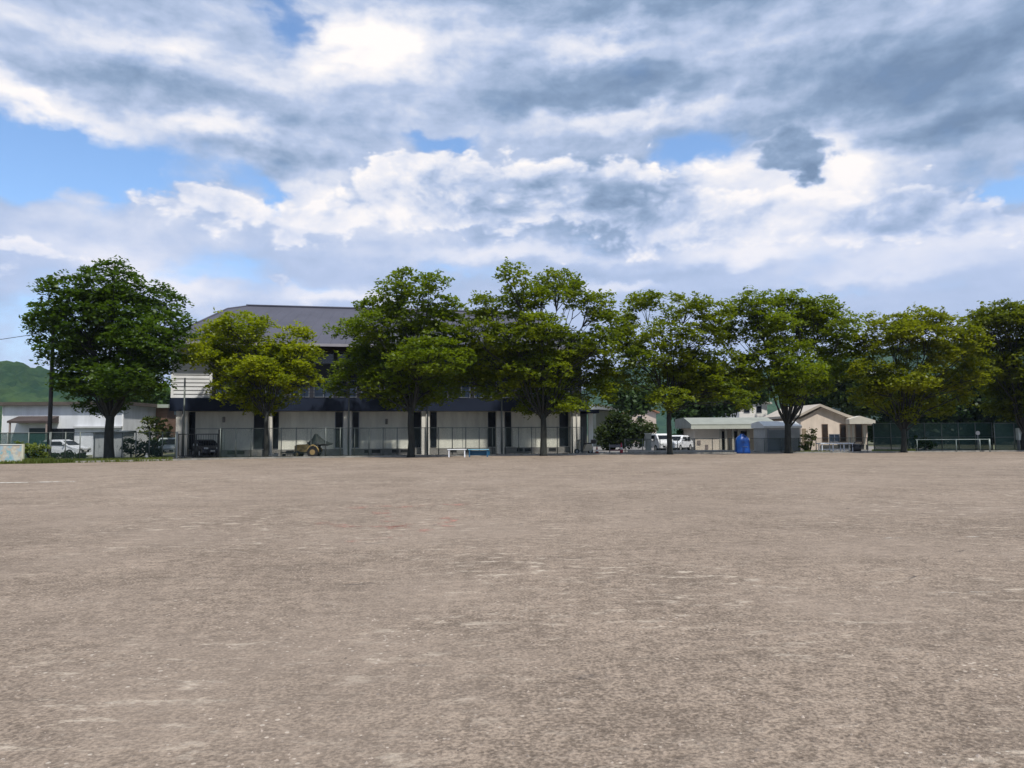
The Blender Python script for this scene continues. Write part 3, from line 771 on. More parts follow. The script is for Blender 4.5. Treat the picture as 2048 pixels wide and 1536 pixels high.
# low store sheds in front of it
for (a, b_, lab) in ((185, 211, 'small grey-white storage shed left of the large dark tree trunk'), (222, 247, 'small grey-white storage shed right of the large dark tree trunk')):
    o_ = ground(a, 58); t_ = thing('storage_shed', lab, 'shed', o_, 0, 'storage sheds behind the large tree'); pp = arch(o_, 0)
    xb = pp(b_, 880)[0]; zt2 = pp(a, 866)[2]
    w = MB(); w.box(0, xb, 0, 1.6, 0, zt2); w.build('wall', mat('shed_grey', (.38, .40, .40), .65, .1, 1), t_)
    w = MB(); w.prism([(-.25, zt2 + .002), (-.25, zt2 + .06), (1.8, zt2 + .2), (1.8, zt2 + .002)], -.08, xb + .08, 'x'); w.build('roof', mat('shed_dark_roof', (.03, .04, .04), .6, .1, 1), t_)
    w = MB(); w.box(xb * .5 - .01, xb - .08, -.04, -.002, .05, zt2 - .1); w.box(.08, xb * .5 - .03, -.03, -.002, .05, zt2 - .1); d_ = w.build('door', mat('shed_door', (.33, .35, .35), .6, .08, 1), t_)
    w = MB(); w.box(xb * .5 + .03, xb * .5 + .07, -.07, -.041, .8, 1.0); w.build('handle', steel, d_)
# brown building beside it
o_ = ground(252, 72); bb = thing('brown_building', 'brown-walled flat-roofed building between the white building and the hall', 'building', o_, 0); pp = arch(o_, 0)
xb = pp(334, 850)[0]; zt = pp(300, 816)[2]
w = MB(); w.box(0, xb, 0, 8, 0, zt); w.build('wall', mat('brown_siding', (.20, .125, .09), .8, .15, 1, stretch=(1, 1, 5)), bb)
w = MB(); w.box(-.3, xb + .3, -.5, 8.3, zt + .002, zt + .33); w.build('roof', mat('pale_green_roof', (.34, .38, .32), .6, .1, 1), bb)
for a, b2 in ((262, 276), (300, 316)): opening(bb, 'window', pp(a, 850)[0], pp(b2, 850)[0], pp(a, 872)[2], pp(a, 845)[2], 0, glassd, char, 2)

# long low shed with pale roof
o_ = ground(1390, 69); ls = thing('long_shed', 'low beige shed with wide pale roof and open porch bays behind the blue bundle', 'building', o_, 0); pp = arch(o_, 0)
X = lambda a, t=0: pp(a, 880, t)[0]; Z = lambda py, t=0: pp(1450, py, t)[2]
zt = Z(856); tanw = mat('tan_wall', (.62, .55, .46), .8, .08, .8)
xr = X(1546)
w = MB(); w.box(0, X(1440), 0, 6, 0, zt); w.box(X(1440) + .001, xr, .7, 6, 0, zt); w.build('wall', tanw, ls)
w = MB(); w.prism([(-.4, zt + .002), (-.4, Z(848, -.4)), (2.6, Z(835, 2.6)), (6.4, Z(838, 6.4)), (6.4, zt + .002)], -.4, xr + .4, 'x'); rf = w.build('roof', mat('pale_roof_sheet', (.25, .265, .235), .7, .1, .8), ls)
w = MB(); w.box(-.42, xr + .42, -.48, -.402, zt - .08, Z(851, -.4)); w.build('gutter', mat('pale_gutter', (.48, .50, .44), .6, .08, 1), rf)
for a in (1441, 1452, 1466, 1478, 1497, 1513, 1530): 
    w = MB(); w.box(X(a) - .1, X(a) + .1, -.05, .18, 0, zt); w.build('post', mat('porch_post', (.42, .40, .34), .8, .1, 1), ls)
for a, b2 in ((1444, 1450), (1468, 1476), (1482, 1494)):
    w = MB(); w.box(X(a, .7), X(b2, .7), .6, .698, .05, zt - .3); w.build('opening', dark, ls)
w = MB(); w.box(X(1516, .7), X(1525, .7), .6, .698, .05, 2.1); d_ = w.build('door', mat('brown_door', (.12, .06, .035), .6, .15, 1), ls)
w = MB(); w.box(X(1516, .7) + .05, X(1516, .7) + .1, .55, .599, .95, 1.1); w.build('handle', steel, d_)
w = MB(); w.box(X(1394), X(1401), -.05, -.002, .55, .95); w.box(X(1410), X(1416), -.05, -.002, .15, .55); w.build('meter_box', mat('meter_box', (.2, .17, .16), .7, .1, 1), ls)

# grey kiosk
o_ = ground(1531, 63.5); ks = thing('kiosk', 'grey boxy kiosk with a white top beside the forked tree trunk', 'shed', o_, 0); pp = arch(o_, 0)
X = lambda a: pp(a, 880)[0]; Z = lambda py: pp(1560, py)[2]
w = MB(); w.box(0, X(1600), 0, 3, 0, Z(856)); w.build('wall', mat('kiosk_wall', (.42, .43, .42), .7, .08, 1), ks)
w = MB(); w.prism([(-.3, Z(856) + .002), (-.3, Z(852)), (1.2, Z(842)), (3.2, Z(846)), (3.2, Z(856) + .002)], -.15, X(1602), 'x'); w.build('roof', mat('white_roof', (.70, .71, .70), .6, .06, 1), ks)
w = MB(); w.box(X(1537), X(1571), -.06, -.002, .1, Z(860)); sh = w.build('shutter', mat('grey_shutter', (.17, .20, .21), .55, .08, .6, stretch=(1, 1, 8)), ks)
w = MB(); w.box(X(1537) - .08, X(1537) - .001, -.08, -.003, 0, Z(858)); w.box(X(1571) + .001, X(1571) + .08, -.08, -.003, 0, Z(858)); w.build('frame', frame_m, sh)

# gabled tan building
o_ = ground(1602, 69.5); gb = thing('gabled_building', 'tan single-storey building with stepped gable roofs and tall brown windows behind the white bench', 'building', o_, 0); pp = arch(o_, 0)
X = lambda a, t=0: pp(a, 870, t)[0]; Z = lambda py, t=0: pp(1680, py, t)[2]
tan2 = mat('tan_render', (.68, .58, .49), .85, .12, 1.2, stretch=(1, 1, .3))
w = MB(); w.prism([(X(1602), 0), (X(1735), 0), (X(1735), Z(845)), (X(1712), Z(834)), (X(1645), Z(815)), (X(1602), Z(838))], .0, 9, 'y'); w.build('wall', tan2, gb)
w = MB()
w.prism([(X(1740), Z(851)), (X(1740), Z(845)), (X(1690), Z(828)), (X(1640), Z(808)), (X(1594), Z(830)), (X(1594), Z(835)), (X(1640), Z(813)), (X(1690), Z(834))], -.35, 9.5, 'y'); w.build('roof', mat('tan_roof', (.45, .40, .34), .7, .08, 1), gb)
w = MB(); w.prism([(X(1700, -1.2), Z(848, -1.2)), (X(1752, -1.2), Z(848, -1.2)), (X(1752, -1.2), Z(841, -1.2)), (X(1722, -1.2), Z(832, -1.2)), (X(1700, -1.2), Z(838, -1.2))], -1.2, -.37, 'y'); w.build('porch_roof', mat('pale_porch', (.58, .55, .48), .7, .08, 1), gb)
wf = mat('brown_window_frame', (.11, .07, .045), .6, .15, 1); wg = glass_mat('brown_glass', (.045, .032, .025), .1)
for a, b2, p0_, p1_ in ((1644, 1656, 884, 848), (1680, 1692, 884, 848), (1711, 1724, 884, 848)):
    opening(gb, 'window', X(a), X(b2), Z(p0_), Z(p1_), 0, wg, wf, 1)
opening(gb, 'window', X(1658), X(1679), Z(884), Z(868), 0, glassb, frame_m, 2)
for a in (1698, 1706, 1728): 
    w = MB(); w.box(X(a) - .08, X(a) + .08, -.1, -.002, 0, Z(850)); w.build('pilaster', mat('pale_post', (.60, .58, .50), .7, .06, 1), gb)
w = MB(); w.box(X(1640), X(1735), -.08, -.003, 0, .45); w.build('plinth', mat('dark_plinth', (.07, .07, .07), .8, .2, 1), gb)
w = MB(); w.box(X(1604), X(1612), -.05, -.002, .1, 2.0); w.build('door', mat('tan_door', (.28, .22, .15), .7, .1, 1), gb)

# white house with two dark windows, seen over the shed roof
def house(name, label, D, px0, px1, pyb, pye, pyr, wallc, roofc, wins, dep=9, over=6):
    o_ = ground(px0, D); h = thing(name, label, 'house', o_, 0); pp = arch(o_, 0)
    X = lambda a, t=0: pp(a, pye, t)[0]; Z = lambda py, t=0: pp(px0, py, t)[2]
    xm = (X(px0) + X(px1)) / 2
    w = MB(); w.prism([(X(px0), 0), (X(px1), 0), (X(px1), Z(pye)), (xm, Z(pyr + 4)), (X(px0), Z(pye))], 0, dep, 'y'); w.build('wall', mat(name + '_wall', wallc, .8, .06, .6), h)
    w = MB(); a, b2 = X(px0 - over), X(px1 + over); e = Z(pye + 1)
    w.prism([(a, e), (a, e + .25), (xm, Z(pyr)), (b2, e + .25), (b2, e), (xm, Z(pyr + 3))], -.5, dep + .5, 'y'); w.build('roof', mat(name + '_roof', roofc, .7, .12, .8), h)
    for (wa, wb_, z0, z1) in wins: opening(h, 'window', X(wa), X(wb_), Z(z0), Z(z1), 0, glassd, frame_m, 1)
    return h
house('white_house', 'white gabled house with two small dark windows rising above the long shed roof', 105, 1478, 1534, 832, 808, 795, (.72, .70, .66), (.55, .52, .47), [(1487, 1499, 826, 812), (1512, 1523, 826, 812)], over=8)
house('tiled_roof_house', 'distant house with orange-brown roof above the dark hedge', 125, 1264, 1312, 860, 826, 812, (.50, .42, .36), (.30, .14, .08), [(1275, 1284, 842, 832)])
# house with white roof edge at the end of the hall
o_ = ground(1193, 95); h = thing('white_roof_shed', 'pale shed with a bright white roof showing past the hall end', 'shed', o_, 0); pp = arch(o_, 0)
xb = pp(1231, 820)[0]
w = MB(); w.box(0, xb, 0, 6, 0, pp(1210, 822)[2]); w.build('wall', mat('grey_green_wall', (.15, .16, .12), .8, .1, 1), h)
w = MB(); w.prism([(-.4, pp(1210, 818)[2]), (-.4, pp(1210, 809)[2]), (xb + .3, pp(1210, 814)[2]), (xb + .3, pp(1210, 822)[2])], -.6, 6.4, 'y'); w.build('roof', mat('white_sheet_roof', (.78, .79, .74), .6, .05, 1), h)
# long pale roof far behind on the right
o_ = ground(1690, 140); h = thing('distant_hall', 'long distant building with a pale flat roof glimpsed between the two right-hand crowns', 'building', o_, 0); pp = arch(o_, 0)
xb = pp(1800, 760)[0]
w = MB(); w.box(0, xb, 0, 12, 0, pp(1700, 748)[2]); w.build('wall', mat('teal_wall', (.05, .085, .075), .8, .1, 1), h)
w = MB(); w.box(-.5, xb + .5, -.5, 12.5, pp(1700, 748)[2] + .002, pp(1700, 743)[2]); w.build('roof', mat('pale_flat_roof', (.42, .46, .44), .7, .05, 1), h)
o_ = ground(1965, 110); h = thing('low_far_house', 'low house with pale roof edge behind the dark tree at the right', 'house', o_, 0); pp = arch(o_, 0)
xb = pp(2012, 840)[0]
w = MB(); w.box(0, xb, 0, 8, 0, pp(1980, 838)[2]); w.build('wall', mat('dark_grey_wall', (.10, .11, .11), .8, .15, 1), h)
w = MB(); w.box(-.4, xb + .4, -.4, 8.4, pp(1980, 838)[2] + .002, pp(1980, 831)[2]); w.build('roof', mat('pale_flat_roof', (.42, .46, .44), .7, .05, 1), h)

# ------------------------------------------------------------------ fences, poles, wire
def mesh_mat(name, col, cell, wire, base_op=0.0):
    mt = bpy.data.materials.new(name); mt.use_nodes = True; t = mt.node_tree; E.tree = t
    b_ = t.nodes['Principled BSDF']; b_.inputs['Base Color'].default_value = (*col, 1); b_.inputs['Roughness'].default_value = .6
    sp = t.nodes.new('ShaderNodeSeparateXYZ'); t.links.new(t.nodes.new('ShaderNodeTexCoord').outputs['Object'], sp.inputs[0])
    x, z = E(sp.outputs[0]), E(sp.outputs[2])
    u = E.op('FRACT', (x + z) * (1 / cell)); v_ = E.op('FRACT', (x - z) * (1 / cell))
    k = E.op('MAXIMUM', E.op('LESS_THAN', u, wire / cell), E.op('LESS_THAN', v_, wire / cell))
    if base_op: k = E.op('MAXIMUM', k, base_op)
    tr = t.nodes.new('ShaderNodeBsdfTransparent'); mxx = t.nodes.new('ShaderNodeMixShader')
    t.links.new(k.s, mxx.inputs[0]); t.links.new(tr.outputs[0], mxx.inputs[1]); t.links.new(b_.outputs[0], mxx.inputs[2])
    t.links.new(mxx.outputs[0], t.nodes['Material Output'].inputs[0])
    return mt
green_mesh = mesh_mat('green_chain_link', (.05, .085, .075), .06, .005)
green_net = mesh_mat('green_windbreak_net', (.010, .055, .045), .05, .014, .30)
pole_m = mat('grey_green_pole', (.15, .17, .16), .55, .1, 3, .4)
def fence(label, pa, pb, off, h, posts, mm, pm=pole_m, net_m=None, r=.035, n0=0.02, name='mesh_fence', rails=(1.0,)):
    a = ground(pa, edge(pa) + off); b_ = ground(pb, edge(pb) + off)
    rz_ = math.atan2(b_.y - a.y, b_.x - a.x); L_ = (b_ - a).length
    t_ = thing(name, label, 'fence', a, rz_)
    w = MB(); w.box(0, L_, -.004, .004, n0, h - .02); w.build('mesh_panel', mm, t_)
    for k in range(posts + 1):
        x = L_ * k / posts; w = MB(); w.tube([(x, -.05, 0), (x, -.05, h + .04)], r, 8); w.build('post', pm, t_)
    w = MB()
    for q in rails: w.tube([(0, -.02, h * q), (L_, -.02, h * q)], r * .7, 6)
    w.build('rail', pm, t_)
    return t_
fence('green mesh fence before the middle of the hall', 440, 1165, 1.6, 2.15, 26, green_mesh)
fence('low green mesh fence behind the large dark tree', 100, 350, 3.0, 1.9, 9, green_mesh)
fence('green mesh fence between the long shed and the field', 1250, 1735, 5.0, 1.15, 14, green_mesh, name='low_mesh_fence')
fence('dark green windbreak netting fence right of the tan building', 1748, 1985, 3.6, 2.35, 7, green_net, name='net_fence', rails=(1.0, .5))
fence('dark green netting fence at the right edge of the field', 1990, 2300, 1.6, 2.3, 8, green_net, name='net_fence', rails=(1.0, .5))
fence('teal netting fence at the left edge behind the picture board', -300, 98, 4.0, 1.9, 9, green_net, name='net_fence')
def pole(px, D, pytop, r, label, name='net_pole', m_=pole_m, group=None, cat='pole'):
    o_ = ground(px, D); top = at(px, pytop, D).z
    t_ = thing(name, label, cat, o_, 0, group)
    w = MB(); w.tube([(0, 0, 0), (0, 0, top)], [r, r * .8], 10); w.build('shaft', m_, t_)
    w = MB(); w.tube([(0, 0, top), (0, 0, top + .05)], r * .95, 10); w.build('cap', steel, t_)
    w = MB(); w.tube([(0, 0, 0), (0, 0, .1)], r * 2, 10); w.build('base', conc, t_)
    return t_
NP = 'tall slim net poles in front of the hall'
pole(366, 55.2, 757, .075, 'tall slim grey net pole before the white siding of the hall', group=NP)
pole(697, 56.4, 762, .065, 'tall slim grey net pole between the short tree and the tall green tree', group=NP)
pole(855, 57.0, 765, .065, 'tall slim grey net pole right of the trunk of the tall green tree', group=NP)
pole(1004, 57.5, 770, .065, 'tall slim grey net pole before the fourth hall pillar', group=NP)
pole(1145, 58.2, 775, .065, 'tall slim grey net pole at the right corner of the hall', group=NP)
pk = pole(97, 49.6, 655, .14, 'dark utility pole rising at the left edge of the large dark tree', 'utility_pole', mat('dark_pole', (.035, .035, .038), .8, .2, 3))
ptop = at(97, 664, 49.6)
w = MB(); far = at(-320, 700, 52); pts = []
for k in range(25):
    q = k / 24; p = ptop.lerp(far, q); p.z -= math.sin(q * math.pi) * .35; pts.append(p - ptop)
w.tube(pts, .02, 5, False)
tag(w.build('overhead_wire', mat('black_cable', (.02, .02, .02), .6, .1, 2), None, ptop), 'thin black wire running left from the dark utility pole', 'wire')

# ------------------------------------------------------------------ objects along the edge
# framed picture board at the left
o_ = ground(45, 45.6); bd = thing('picture_board', 'pastel picture board in a white frame at the left edge of the field', 'board', o_, 0); pp = arch(o_, 0)
xl = pp(-60, 900)[0]; ztop = pp(20, 890)[2]
def pastel():
    mt = bpy.data.materials.new('pastel_picture'); mt.use_nodes = True; t = mt.node_tree; E.tree = t; b_ = t.nodes['Principled BSDF']
    v = t.nodes.new('ShaderNodeTexCoord').outputs['Object']
    n1 = noise(v, 1.6, 3, .6); n2 = noise(vmath('ADD', v, (9, 3, 4)).outputs[0], 2.4, 3, .6)
    c = mixrgb(smooth(n1, .42, .55), (.34, .45, .50), (.50, .42, .32)); c = mixrgb(smooth(n2, .52, .6), c, (.55, .54, .45)); c = mixrgb(smooth(n2, .45, .38), c, (.22, .42, .46))
    t.links.new(c, b_.inputs['Base Color']); b_.inputs['Roughness'].default_value = .6; return mt
w = MB(); w.box(xl, -.05, -.02, .02, .16, ztop); w.build('panel', pastel(), bd)
w = MB(); w.box(xl, -.051, -.06, .05, .05, .155); w.box(xl, -.051, -.05, .05, ztop + .001, ztop + .05); w.build('rail', mat('white_frame', (.70, .71, .66), .6, .06, 1), bd)
w = MB(); w.box(-.05, .06, -.06, .06, 0, ztop + .06); w.build('post', mat('cream_frame', (.58, .56, .42), .6, .06, 1), bd)
for k in (-.6, -1.9):
    w = MB(); w.box(k, k + .08, -.05, .5, 0, .045); w.build('foot', steel, bd)

# park benches: white-topped and blue
def bench(px0, px1, D, h, top_c, leg_c, name, label, blue=False):
    a = ground(px0, D, h); L_ = ground(px1, D, h).x - a.x
    t_ = thing(name, label, 'bench', (a.x, D, 0), 0)
    tm = mat(name + '_top' + label[:5], top_c, .5, .08, 2); lm = mat(name + '_leg' + label[:5], leg_c, .5, .08, 2)
    for k in range(3):
        w = MB(); w.box(0, L_, -.22 + k * .15, -.22 + k * .15 + .13, h - .05, h, .008); w.build('slat', tm, t_)
    for x in (.08, L_ - .16):
        w = MB(); w.box(x, x + .07, -.18, -.11, 0, h - .051); w.box(x, x + .07, .11, .18, 0, h - .051); w.box(x, x + .07, -.109, .109, .25, .31); w.build('leg', lm, t_)
    return t_
bench(895, 933, 53.0, .58, (.80, .84, .88), (.76, .78, .82), 'bench', 'white slatted bench on white legs left of the blue bench')
bl = bench(936, 978, 53.3, .56, (.22, .48, .62), (.02, .10, .20), 'bench', 'blue slatted bench before the green mesh fence')
w = MB(); w.box(.02, 1.55, .235, .26, .12, .44); w.build('back_panel', mat('deep_blue', (.01, .09, .18), .5, .1, 1), bl)
# long white table-bench at right
wt = mat('white_table', (.62, .66, .72), .5, .05, 1)
a = ground(1637, 59.6, .8); L_ = ground(1705, 59.6, .8).x - a.x
tb = thing('long_white_bench', 'long white bench table on thin white legs before the gabled tan building', 'table', (a.x, 59.6, 0), 0)
w = MB(); w.box(0, L_, -.4, .4, .70, .78, .01); w.build('tabletop', wt, tb)
for x in (.12, L_ * .36, L_ * .68, L_ - .18):
    for y in (-.34, .28):
        w = MB(); w.box(x, x + .06, y, y + .06, 0, .699); w.build('leg', wt, tb)
w = MB(); w.box(.15, L_ - .15, -.02, .02, .25, .30); w.build('stretcher', wt, tb)
# dark roller right of it
a = ground(1712, 59.4); rl = thing('ground_roller', 'small dark hand roller standing right of the long white bench', 'roller', a, 0)
w = MB(); w.disc_x(0, 0, .34, .34, .55, 20); w.build('drum', mat('dark_iron', (.02, .02, .022), .5, .2, 3), rl)
w = MB(); w.tube([(-.32, 0, .34), (-.32, -.5, .8), (-.15, -.8, .95), (.15, -.8, .95), (.32, -.5, .8), (.32, 0, .34)], .025, 6); w.build('handle', mat('dark_iron', (.02, .02, .022), .5, .2, 3), rl)

# blue tarpaulin bundle
a = ground(1485, 58.6); bt = thing('blue_tarpaulin_stack', 'bright blue tarpaulin-covered upright bundle before the long shed', 'tarpaulin', a, 0)
rr = random.Random(5); rings = []
prof = [(.60, .0), (.60, .12), (.56, .35), (.56, .7), (.54, 1.0), (.46, 1.22), (.30, 1.38), (.16, 1.46), (.17, 1.54)]
for r, z in prof:
    rings.append([(r * (1 + .02 * math.sin(5 * q + z * 3) + .02 * math.sin(11 * q + z * 7)) * math.copysign(abs(math.cos(q)) ** .7, math.cos(q)), .8 * r * (1 + .06 * math.sin(6 * q)) * math.copysign(abs(math.sin(q)) ** .7, math.sin(q)), z) for q in (2 * math.pi * k / 40 for k in range(40))])
w = MB(); w.loft(rings); w.build('cover', mat('blue_tarp', (.004, .055, .26), .38, .25, 3, bump=.4), bt)
w = MB(); w.loft([[(.575 * math.cos(q), .475 * math.sin(q), z) for q in (2 * math.pi * k / 30 for k in range(30))] for z in (.52, .56)]); w.build('rope', mat('rope', (.10, .16, .28), .8, .1, 3), bt)

# white low rail barrier at right
a = ground(1832, 59.3); b_ = ground(1980, 58.9); rzb = math.atan2(b_.y - a.y, b_.x - a.x); L_ = (b_ - a).length
gr = thing('low_rail', 'long low white metal rail in front of the green netting', 'railing', a, rzb)
wp_ = mat('white_pipe', (.22, .27, .26), .4, .08, 3)
w = MB(); w.tube([(0, 0, 1.0), (L_, 0, 1.0)], .03, 8); w.build('rail', wp_, gr)
for k in (.02, .55, .87, 1.0):
    w = MB(); r_ = .06 if k == 1.0 else .028; w.tube([(L_ * k, 0, 0), (L_ * k, 0, 1.04)], r_, 8); w.build('post', wp_, gr)

# gate and frame left of the hall
a = ground(353, 55.0); b_ = ground(440, 55.4); rzb = math.atan2(b_.y - a.y, b_.x - a.x); L_ = (b_ - a).length
gt = thing('gate', 'dark metal-framed double gate at the left end of the hall', 'gate', a, rzb)
dkm = mat('dark_gate_metal', (.03, .033, .032), .5, .15, 3)
w = MB(); w.box(-.06, .06, -.06, .06, 0, 1.95); w.build('post', mat('pale_gate_post', (.45, .47, .47), .6, .1, 2), gt)
w = MB(); w.box(L_ - .14, L_ + .1, -.1, .1, 0, 2.1); w.build('post', dkm, gt)
for k in range(2):
    x0_, x1_ = (.1, L_ * .42) if k == 0 else (L_ * .44, L_ - .16)
    lf = MB(); lf.box(x0_, x1_, -.03, .03, 1.72, 1.79); lf.box(x0_, x1_, -.03, .03, .12, .18)
    lf.box(x0_, x0_ + .05, -.03, .03, .181, 1.719); lf.box(x1_ - .05, x1_, -.03, .03, .181, 1.719)
    n = 9
    for j in range(1, n): xx = x0_ + (x1_ - x0_) * j / n; lf.box(xx - .008, xx + .008, -.01, .01, .181, 1.719)
    lo = lf.build('leaf', dkm, gt)
    w = MB(); w.box(x1_ - .12 if k == 0 else x0_ + .06, x1_ - .06 if k == 0 else x0_ + .12, -.07, -.031, .9, 1.05); w.build('latch', steel, lo)

# ------------------------------------------------------------------ vehicles
def wheel(parent, x, y, r, w_, rim_c=(.4, .41, .42)):
    o = MB(); o.disc_x(0, 0, 0, r, w_, 20); t_ = o.build('wheel', mat('tyre_rubber', (.012, .012, .012), .8, .2, 3), parent, (x, y, r)); 
    o = MB(); o.disc_x(0, 0, 0, r * .58, w_ + .02, 16); o.build('rim', mat('rim%.2f' % rim_c[0], rim_c, .4, .1, 3, .5), t_)
    return t_
def car(label, loc, rz_, paint, L_=4.1, W=1.68, H=1.5, van=False, name='parked_car'):
    """local x across, y along (front at -y)"""
    t_ = thing(name, label, 'van' if van else 'car', loc, rz_)
    h = W / 2; f = -L_ / 2; e = L_ / 2
    if van: prof = [(f, .35), (f + .02, .75), (f + .25, 1.05), (f + .75, H - .12), (f + 1.0, H), (e - .1, H), (e, H - .25), (e, .35)]
    else: prof = [(f, .35), (f + .03, .68), (f + .9, .90), (f + 1.55, H - .08), (f + 1.85, H), (e - .85, H - .03), (e - .35, .98), (e - .02, .92), (e, .35)]
    rings = []
    for xx, ins in ((-h, .10), (-h + .05, .03), (-h + .14, 0), (h - .14, 0), (h - .05, .03), (h, .10)):
        rr_ = []
        for (yy, zz) in prof:
            k = max(0, (zz - .9)) / (H - .9)
            shrink = 1 - .14 * k
            rr_.append((xx * shrink, yy * (1 - ins * .15), .35 + (zz - .35) * (1 - ins * .45)))
        rings.append(rr_)
    w = MB(); w.loft(rings, smooth=False); body = w.build('body', paint, t_)
    # glass
    gm = glassd
    n = 2
    y0_, y1_ = prof[2], prof[3]
    def lerp2(a, b_, k): return (a[0] + (b_[0] - a[0]) * k, a[1] + (b_[1] - a[1]) * k)
    a_, b_ = lerp2(y0_, y1_, .12), lerp2(y0_, y1_, .9)
    w = MB(); w.quad((-h * .82, a_[0] - .015, a_[1] + .02), (h * .82, a_[0] - .015, a_[1] + .02), (h * .76, b_[0] - .015, b_[1] + .02), (-h * .76, b_[0] - .015, b_[1] + .02)); w.build('windscreen', gm, t_)
    r0_, r1_ = (prof[-3], prof[-2]) if van else (prof[-4], prof[-3])
    a_, b_ = lerp2(r0_, r1_, .12), lerp2(r0_, r1_, .88)
    w = MB(); w.quad((h * .78, a_[0] + .02, a_[1] + .015), (-h * .78, a_[0] + .02, a_[1] + .015), (-h * .82, b_[0] + .02, b_[1] + .015), (h * .82, b_[0] + .02, b_[1] + .015)); w.build('rear_window', gm, t_)
    for s in (-1, 1):
        zlo, zhi = .95, H - .16
        def sxw(z): return s * (h * (1 - .14 * max(0, z - .9) / (H - .9)) + .006)
        ya = f + (1.05 if van else 1.55); 
        segs = [(ya, ya + .95), (ya + 1.02, min(ya + 2.0, e - .6))] + ([(ya + 2.07, e - .35)] if van else [])
        for q0, q1 in segs:
            w = MB(); w.quad((sxw(zlo), q0 - (.35 if not van and q0 == ya else 0), zlo), (sxw(zlo), q1, zlo), (sxw(zhi), q1 - .03, zhi), (sxw(zhi), q0 + .06, zhi)); w.build('side_window', gm, t_)
        w = MB(); w.box(s * h * .62 - .16, s * h * .62 + .16, f - .02, f + .06, .62, .76, .02); w.build('headlight', mat('headlamp', (.6, .62, .62), .2, .05, 3), t_)
        w = MB(); w.box(s * h * .80 - .09, s * h * .80 + .09, e - .08, e + .01, .70, .92, .02); w.build('tail_light', mat('tail_lamp', (.35, .02, .02), .3, .1, 3), t_)
        w = MB(); w.box(min(s * h, s * (h + .18)), max(s * h, s * (h + .18)), f + 1.2, f + 1.3, .98, 1.12, .02); w.build('mirror', paint, t_)
        for yy in (f + .78, e - .78): wheel(t_, s * (h - .09), yy, .31, .2)
    w = MB(); w.box(-h * .55, h * .55, f - .025, f + .03, .42, .56); w.build('grille', mat('black_trim', (.015, .015, .016), .6, .1, 3), t_)
    w = MB(); w.box(-.17, .17, f - .04, f - .026, .44, .55); w.build('number_plate', mat('plate_white', (.6, .6, .56), .5, .04, 3), t_)
    return t_
wpaint = mat('white_car_paint', (.72, .74, .77), .25, .03, 1); dpaint = mat('dark_car_paint', (.025, .025, .032), .25, .1, 1)
car('white small van parked left of the tree with the thin top', ground(1318, 66), R_(14), wpaint, 3.3, 1.45, 1.6, True, 'parked_van')
car('white car parked right of the tree with the thin top', ground(1354, 68), R_(-35), mat('white_car_paint', (.72, .74, .77), .25, .03, 1), 3.9, 1.65, 1.45)
car('white car parked low beside the white building under the dark window', ground(125, 60), R_(84), mat('dull_white_paint', (.50, .52, .54), .35, .05, 1), 3.9, 1.6, 1.4)
car('dark car parked behind the dark metal gate', ground(412, 57.6), R_(38), dpaint, 3.3, 1.45, 1.35)
car('pale grey car parked between the shrubs and the gate', ground(338, 59.5), R_(20), mat('pale_grey_paint', (.34, .38, .38), .3, .05, 1), 3.9, 1.65, 1.5)
# white gate pillar beside the van
a = ground(1297, 63); gp = thing('gate_pillar', 'stout white gate pillar at the left of the white van', 'pillar', a, 0)
w = MB(); w.box(-.22, .22, -.22, .22, 0, 1.55, .02); w.build('shaft', mat('pale_pillar', (.48, .50, .46), .8, .08, 1), gp)
w = MB(); w.box(-.28, .28, -.28, .28, 1.551, 1.65, .02); w.build('capstone', mat('pale_pillar', (.48, .50, .46), .8, .08, 1), gp)
# low pale wall / loading kerb
w = MB(); a = ground(1256, 61.5); b_ = ground(1505, 61.5); w.box(0, b_.x - a.x, -.15, .15, 0, .22)
tag(w.build('low_wall', mat('pale_low_wall', (.42, .40, .37), .85, .12, 1), None, a), 'very low pale concrete wall along the field edge before the white cars', 'wall')

# yellow tractor with a dark cover
a = ground(612, 54.6); tr_ = thing('tractor', 'small yellow tractor with a dark cover heaped over its rear, parked before the hall', 'tractor', a, 0)
ym = mat('yellow_paint', (.30, .21, .075), .75, .45, 4); im = mat('dark_iron', (.02, .02, .022), .5, .2, 3)
w = MB(); w.prism([(-.75, .42), (-.78, .85), (-.55, .95), (.35, .98), (.5, .62), (.9, .58), (.92, .38)], -.28, .28, 'y'); w.build('hood', ym, tr_)
w = MB(); w.box(-.9, 1.0, -.22, .22, .3, .40); w.build('chassis', im, tr_)
w = MB(); w.box(-.80, -.781, -.2, .2, .5, .82); w.build('grille', im, tr_)
for (x, y, r) in ((-.55, -.42, .25), (-.55, .42, .25), (.62, -.48, .40), (.62, .48, .40)):
    o = MB(); o.tube([(0, -.1, 0), (0, .1, 0)], r, 20); wh = o.build('wheel', mat('tyre_rubber', (.012, .012, .012), .8, .2, 3), tr_, (x, y, r))
    o = MB(); o.tube([(0, -.11, 0), (0, .11, 0)], r * .5, 14); o.build('rim', mat('rim_yellow', (.24, .17, .07), .5, .1, 3), wh)
w = MB(); w.prism([(.15, .981), (.12, 1.12), (.2, 1.14), (.3, .981)], -.22, .22, 'y'); w.build('dashboard', im, tr_)
w = MB(); w.tube([(.32, 0, 1.0), (.42, 0, 1.2)], .02, 6); w.tube([(.42 + .03 * math.sin(q), .17 * math.cos(q), 1.2 + .06 * math.sin(q)) for q in (2 * math.pi * k / 14 for k in range(15))], .015, 5); w.build('steering_wheel', im, tr_)
w = MB(); w.box(.62, .98, -.22, .22, .62, .72, .02); w.box(.95, 1.02, -.22, .22, .721, 1.0, .02); w.build('seat', im, tr_)
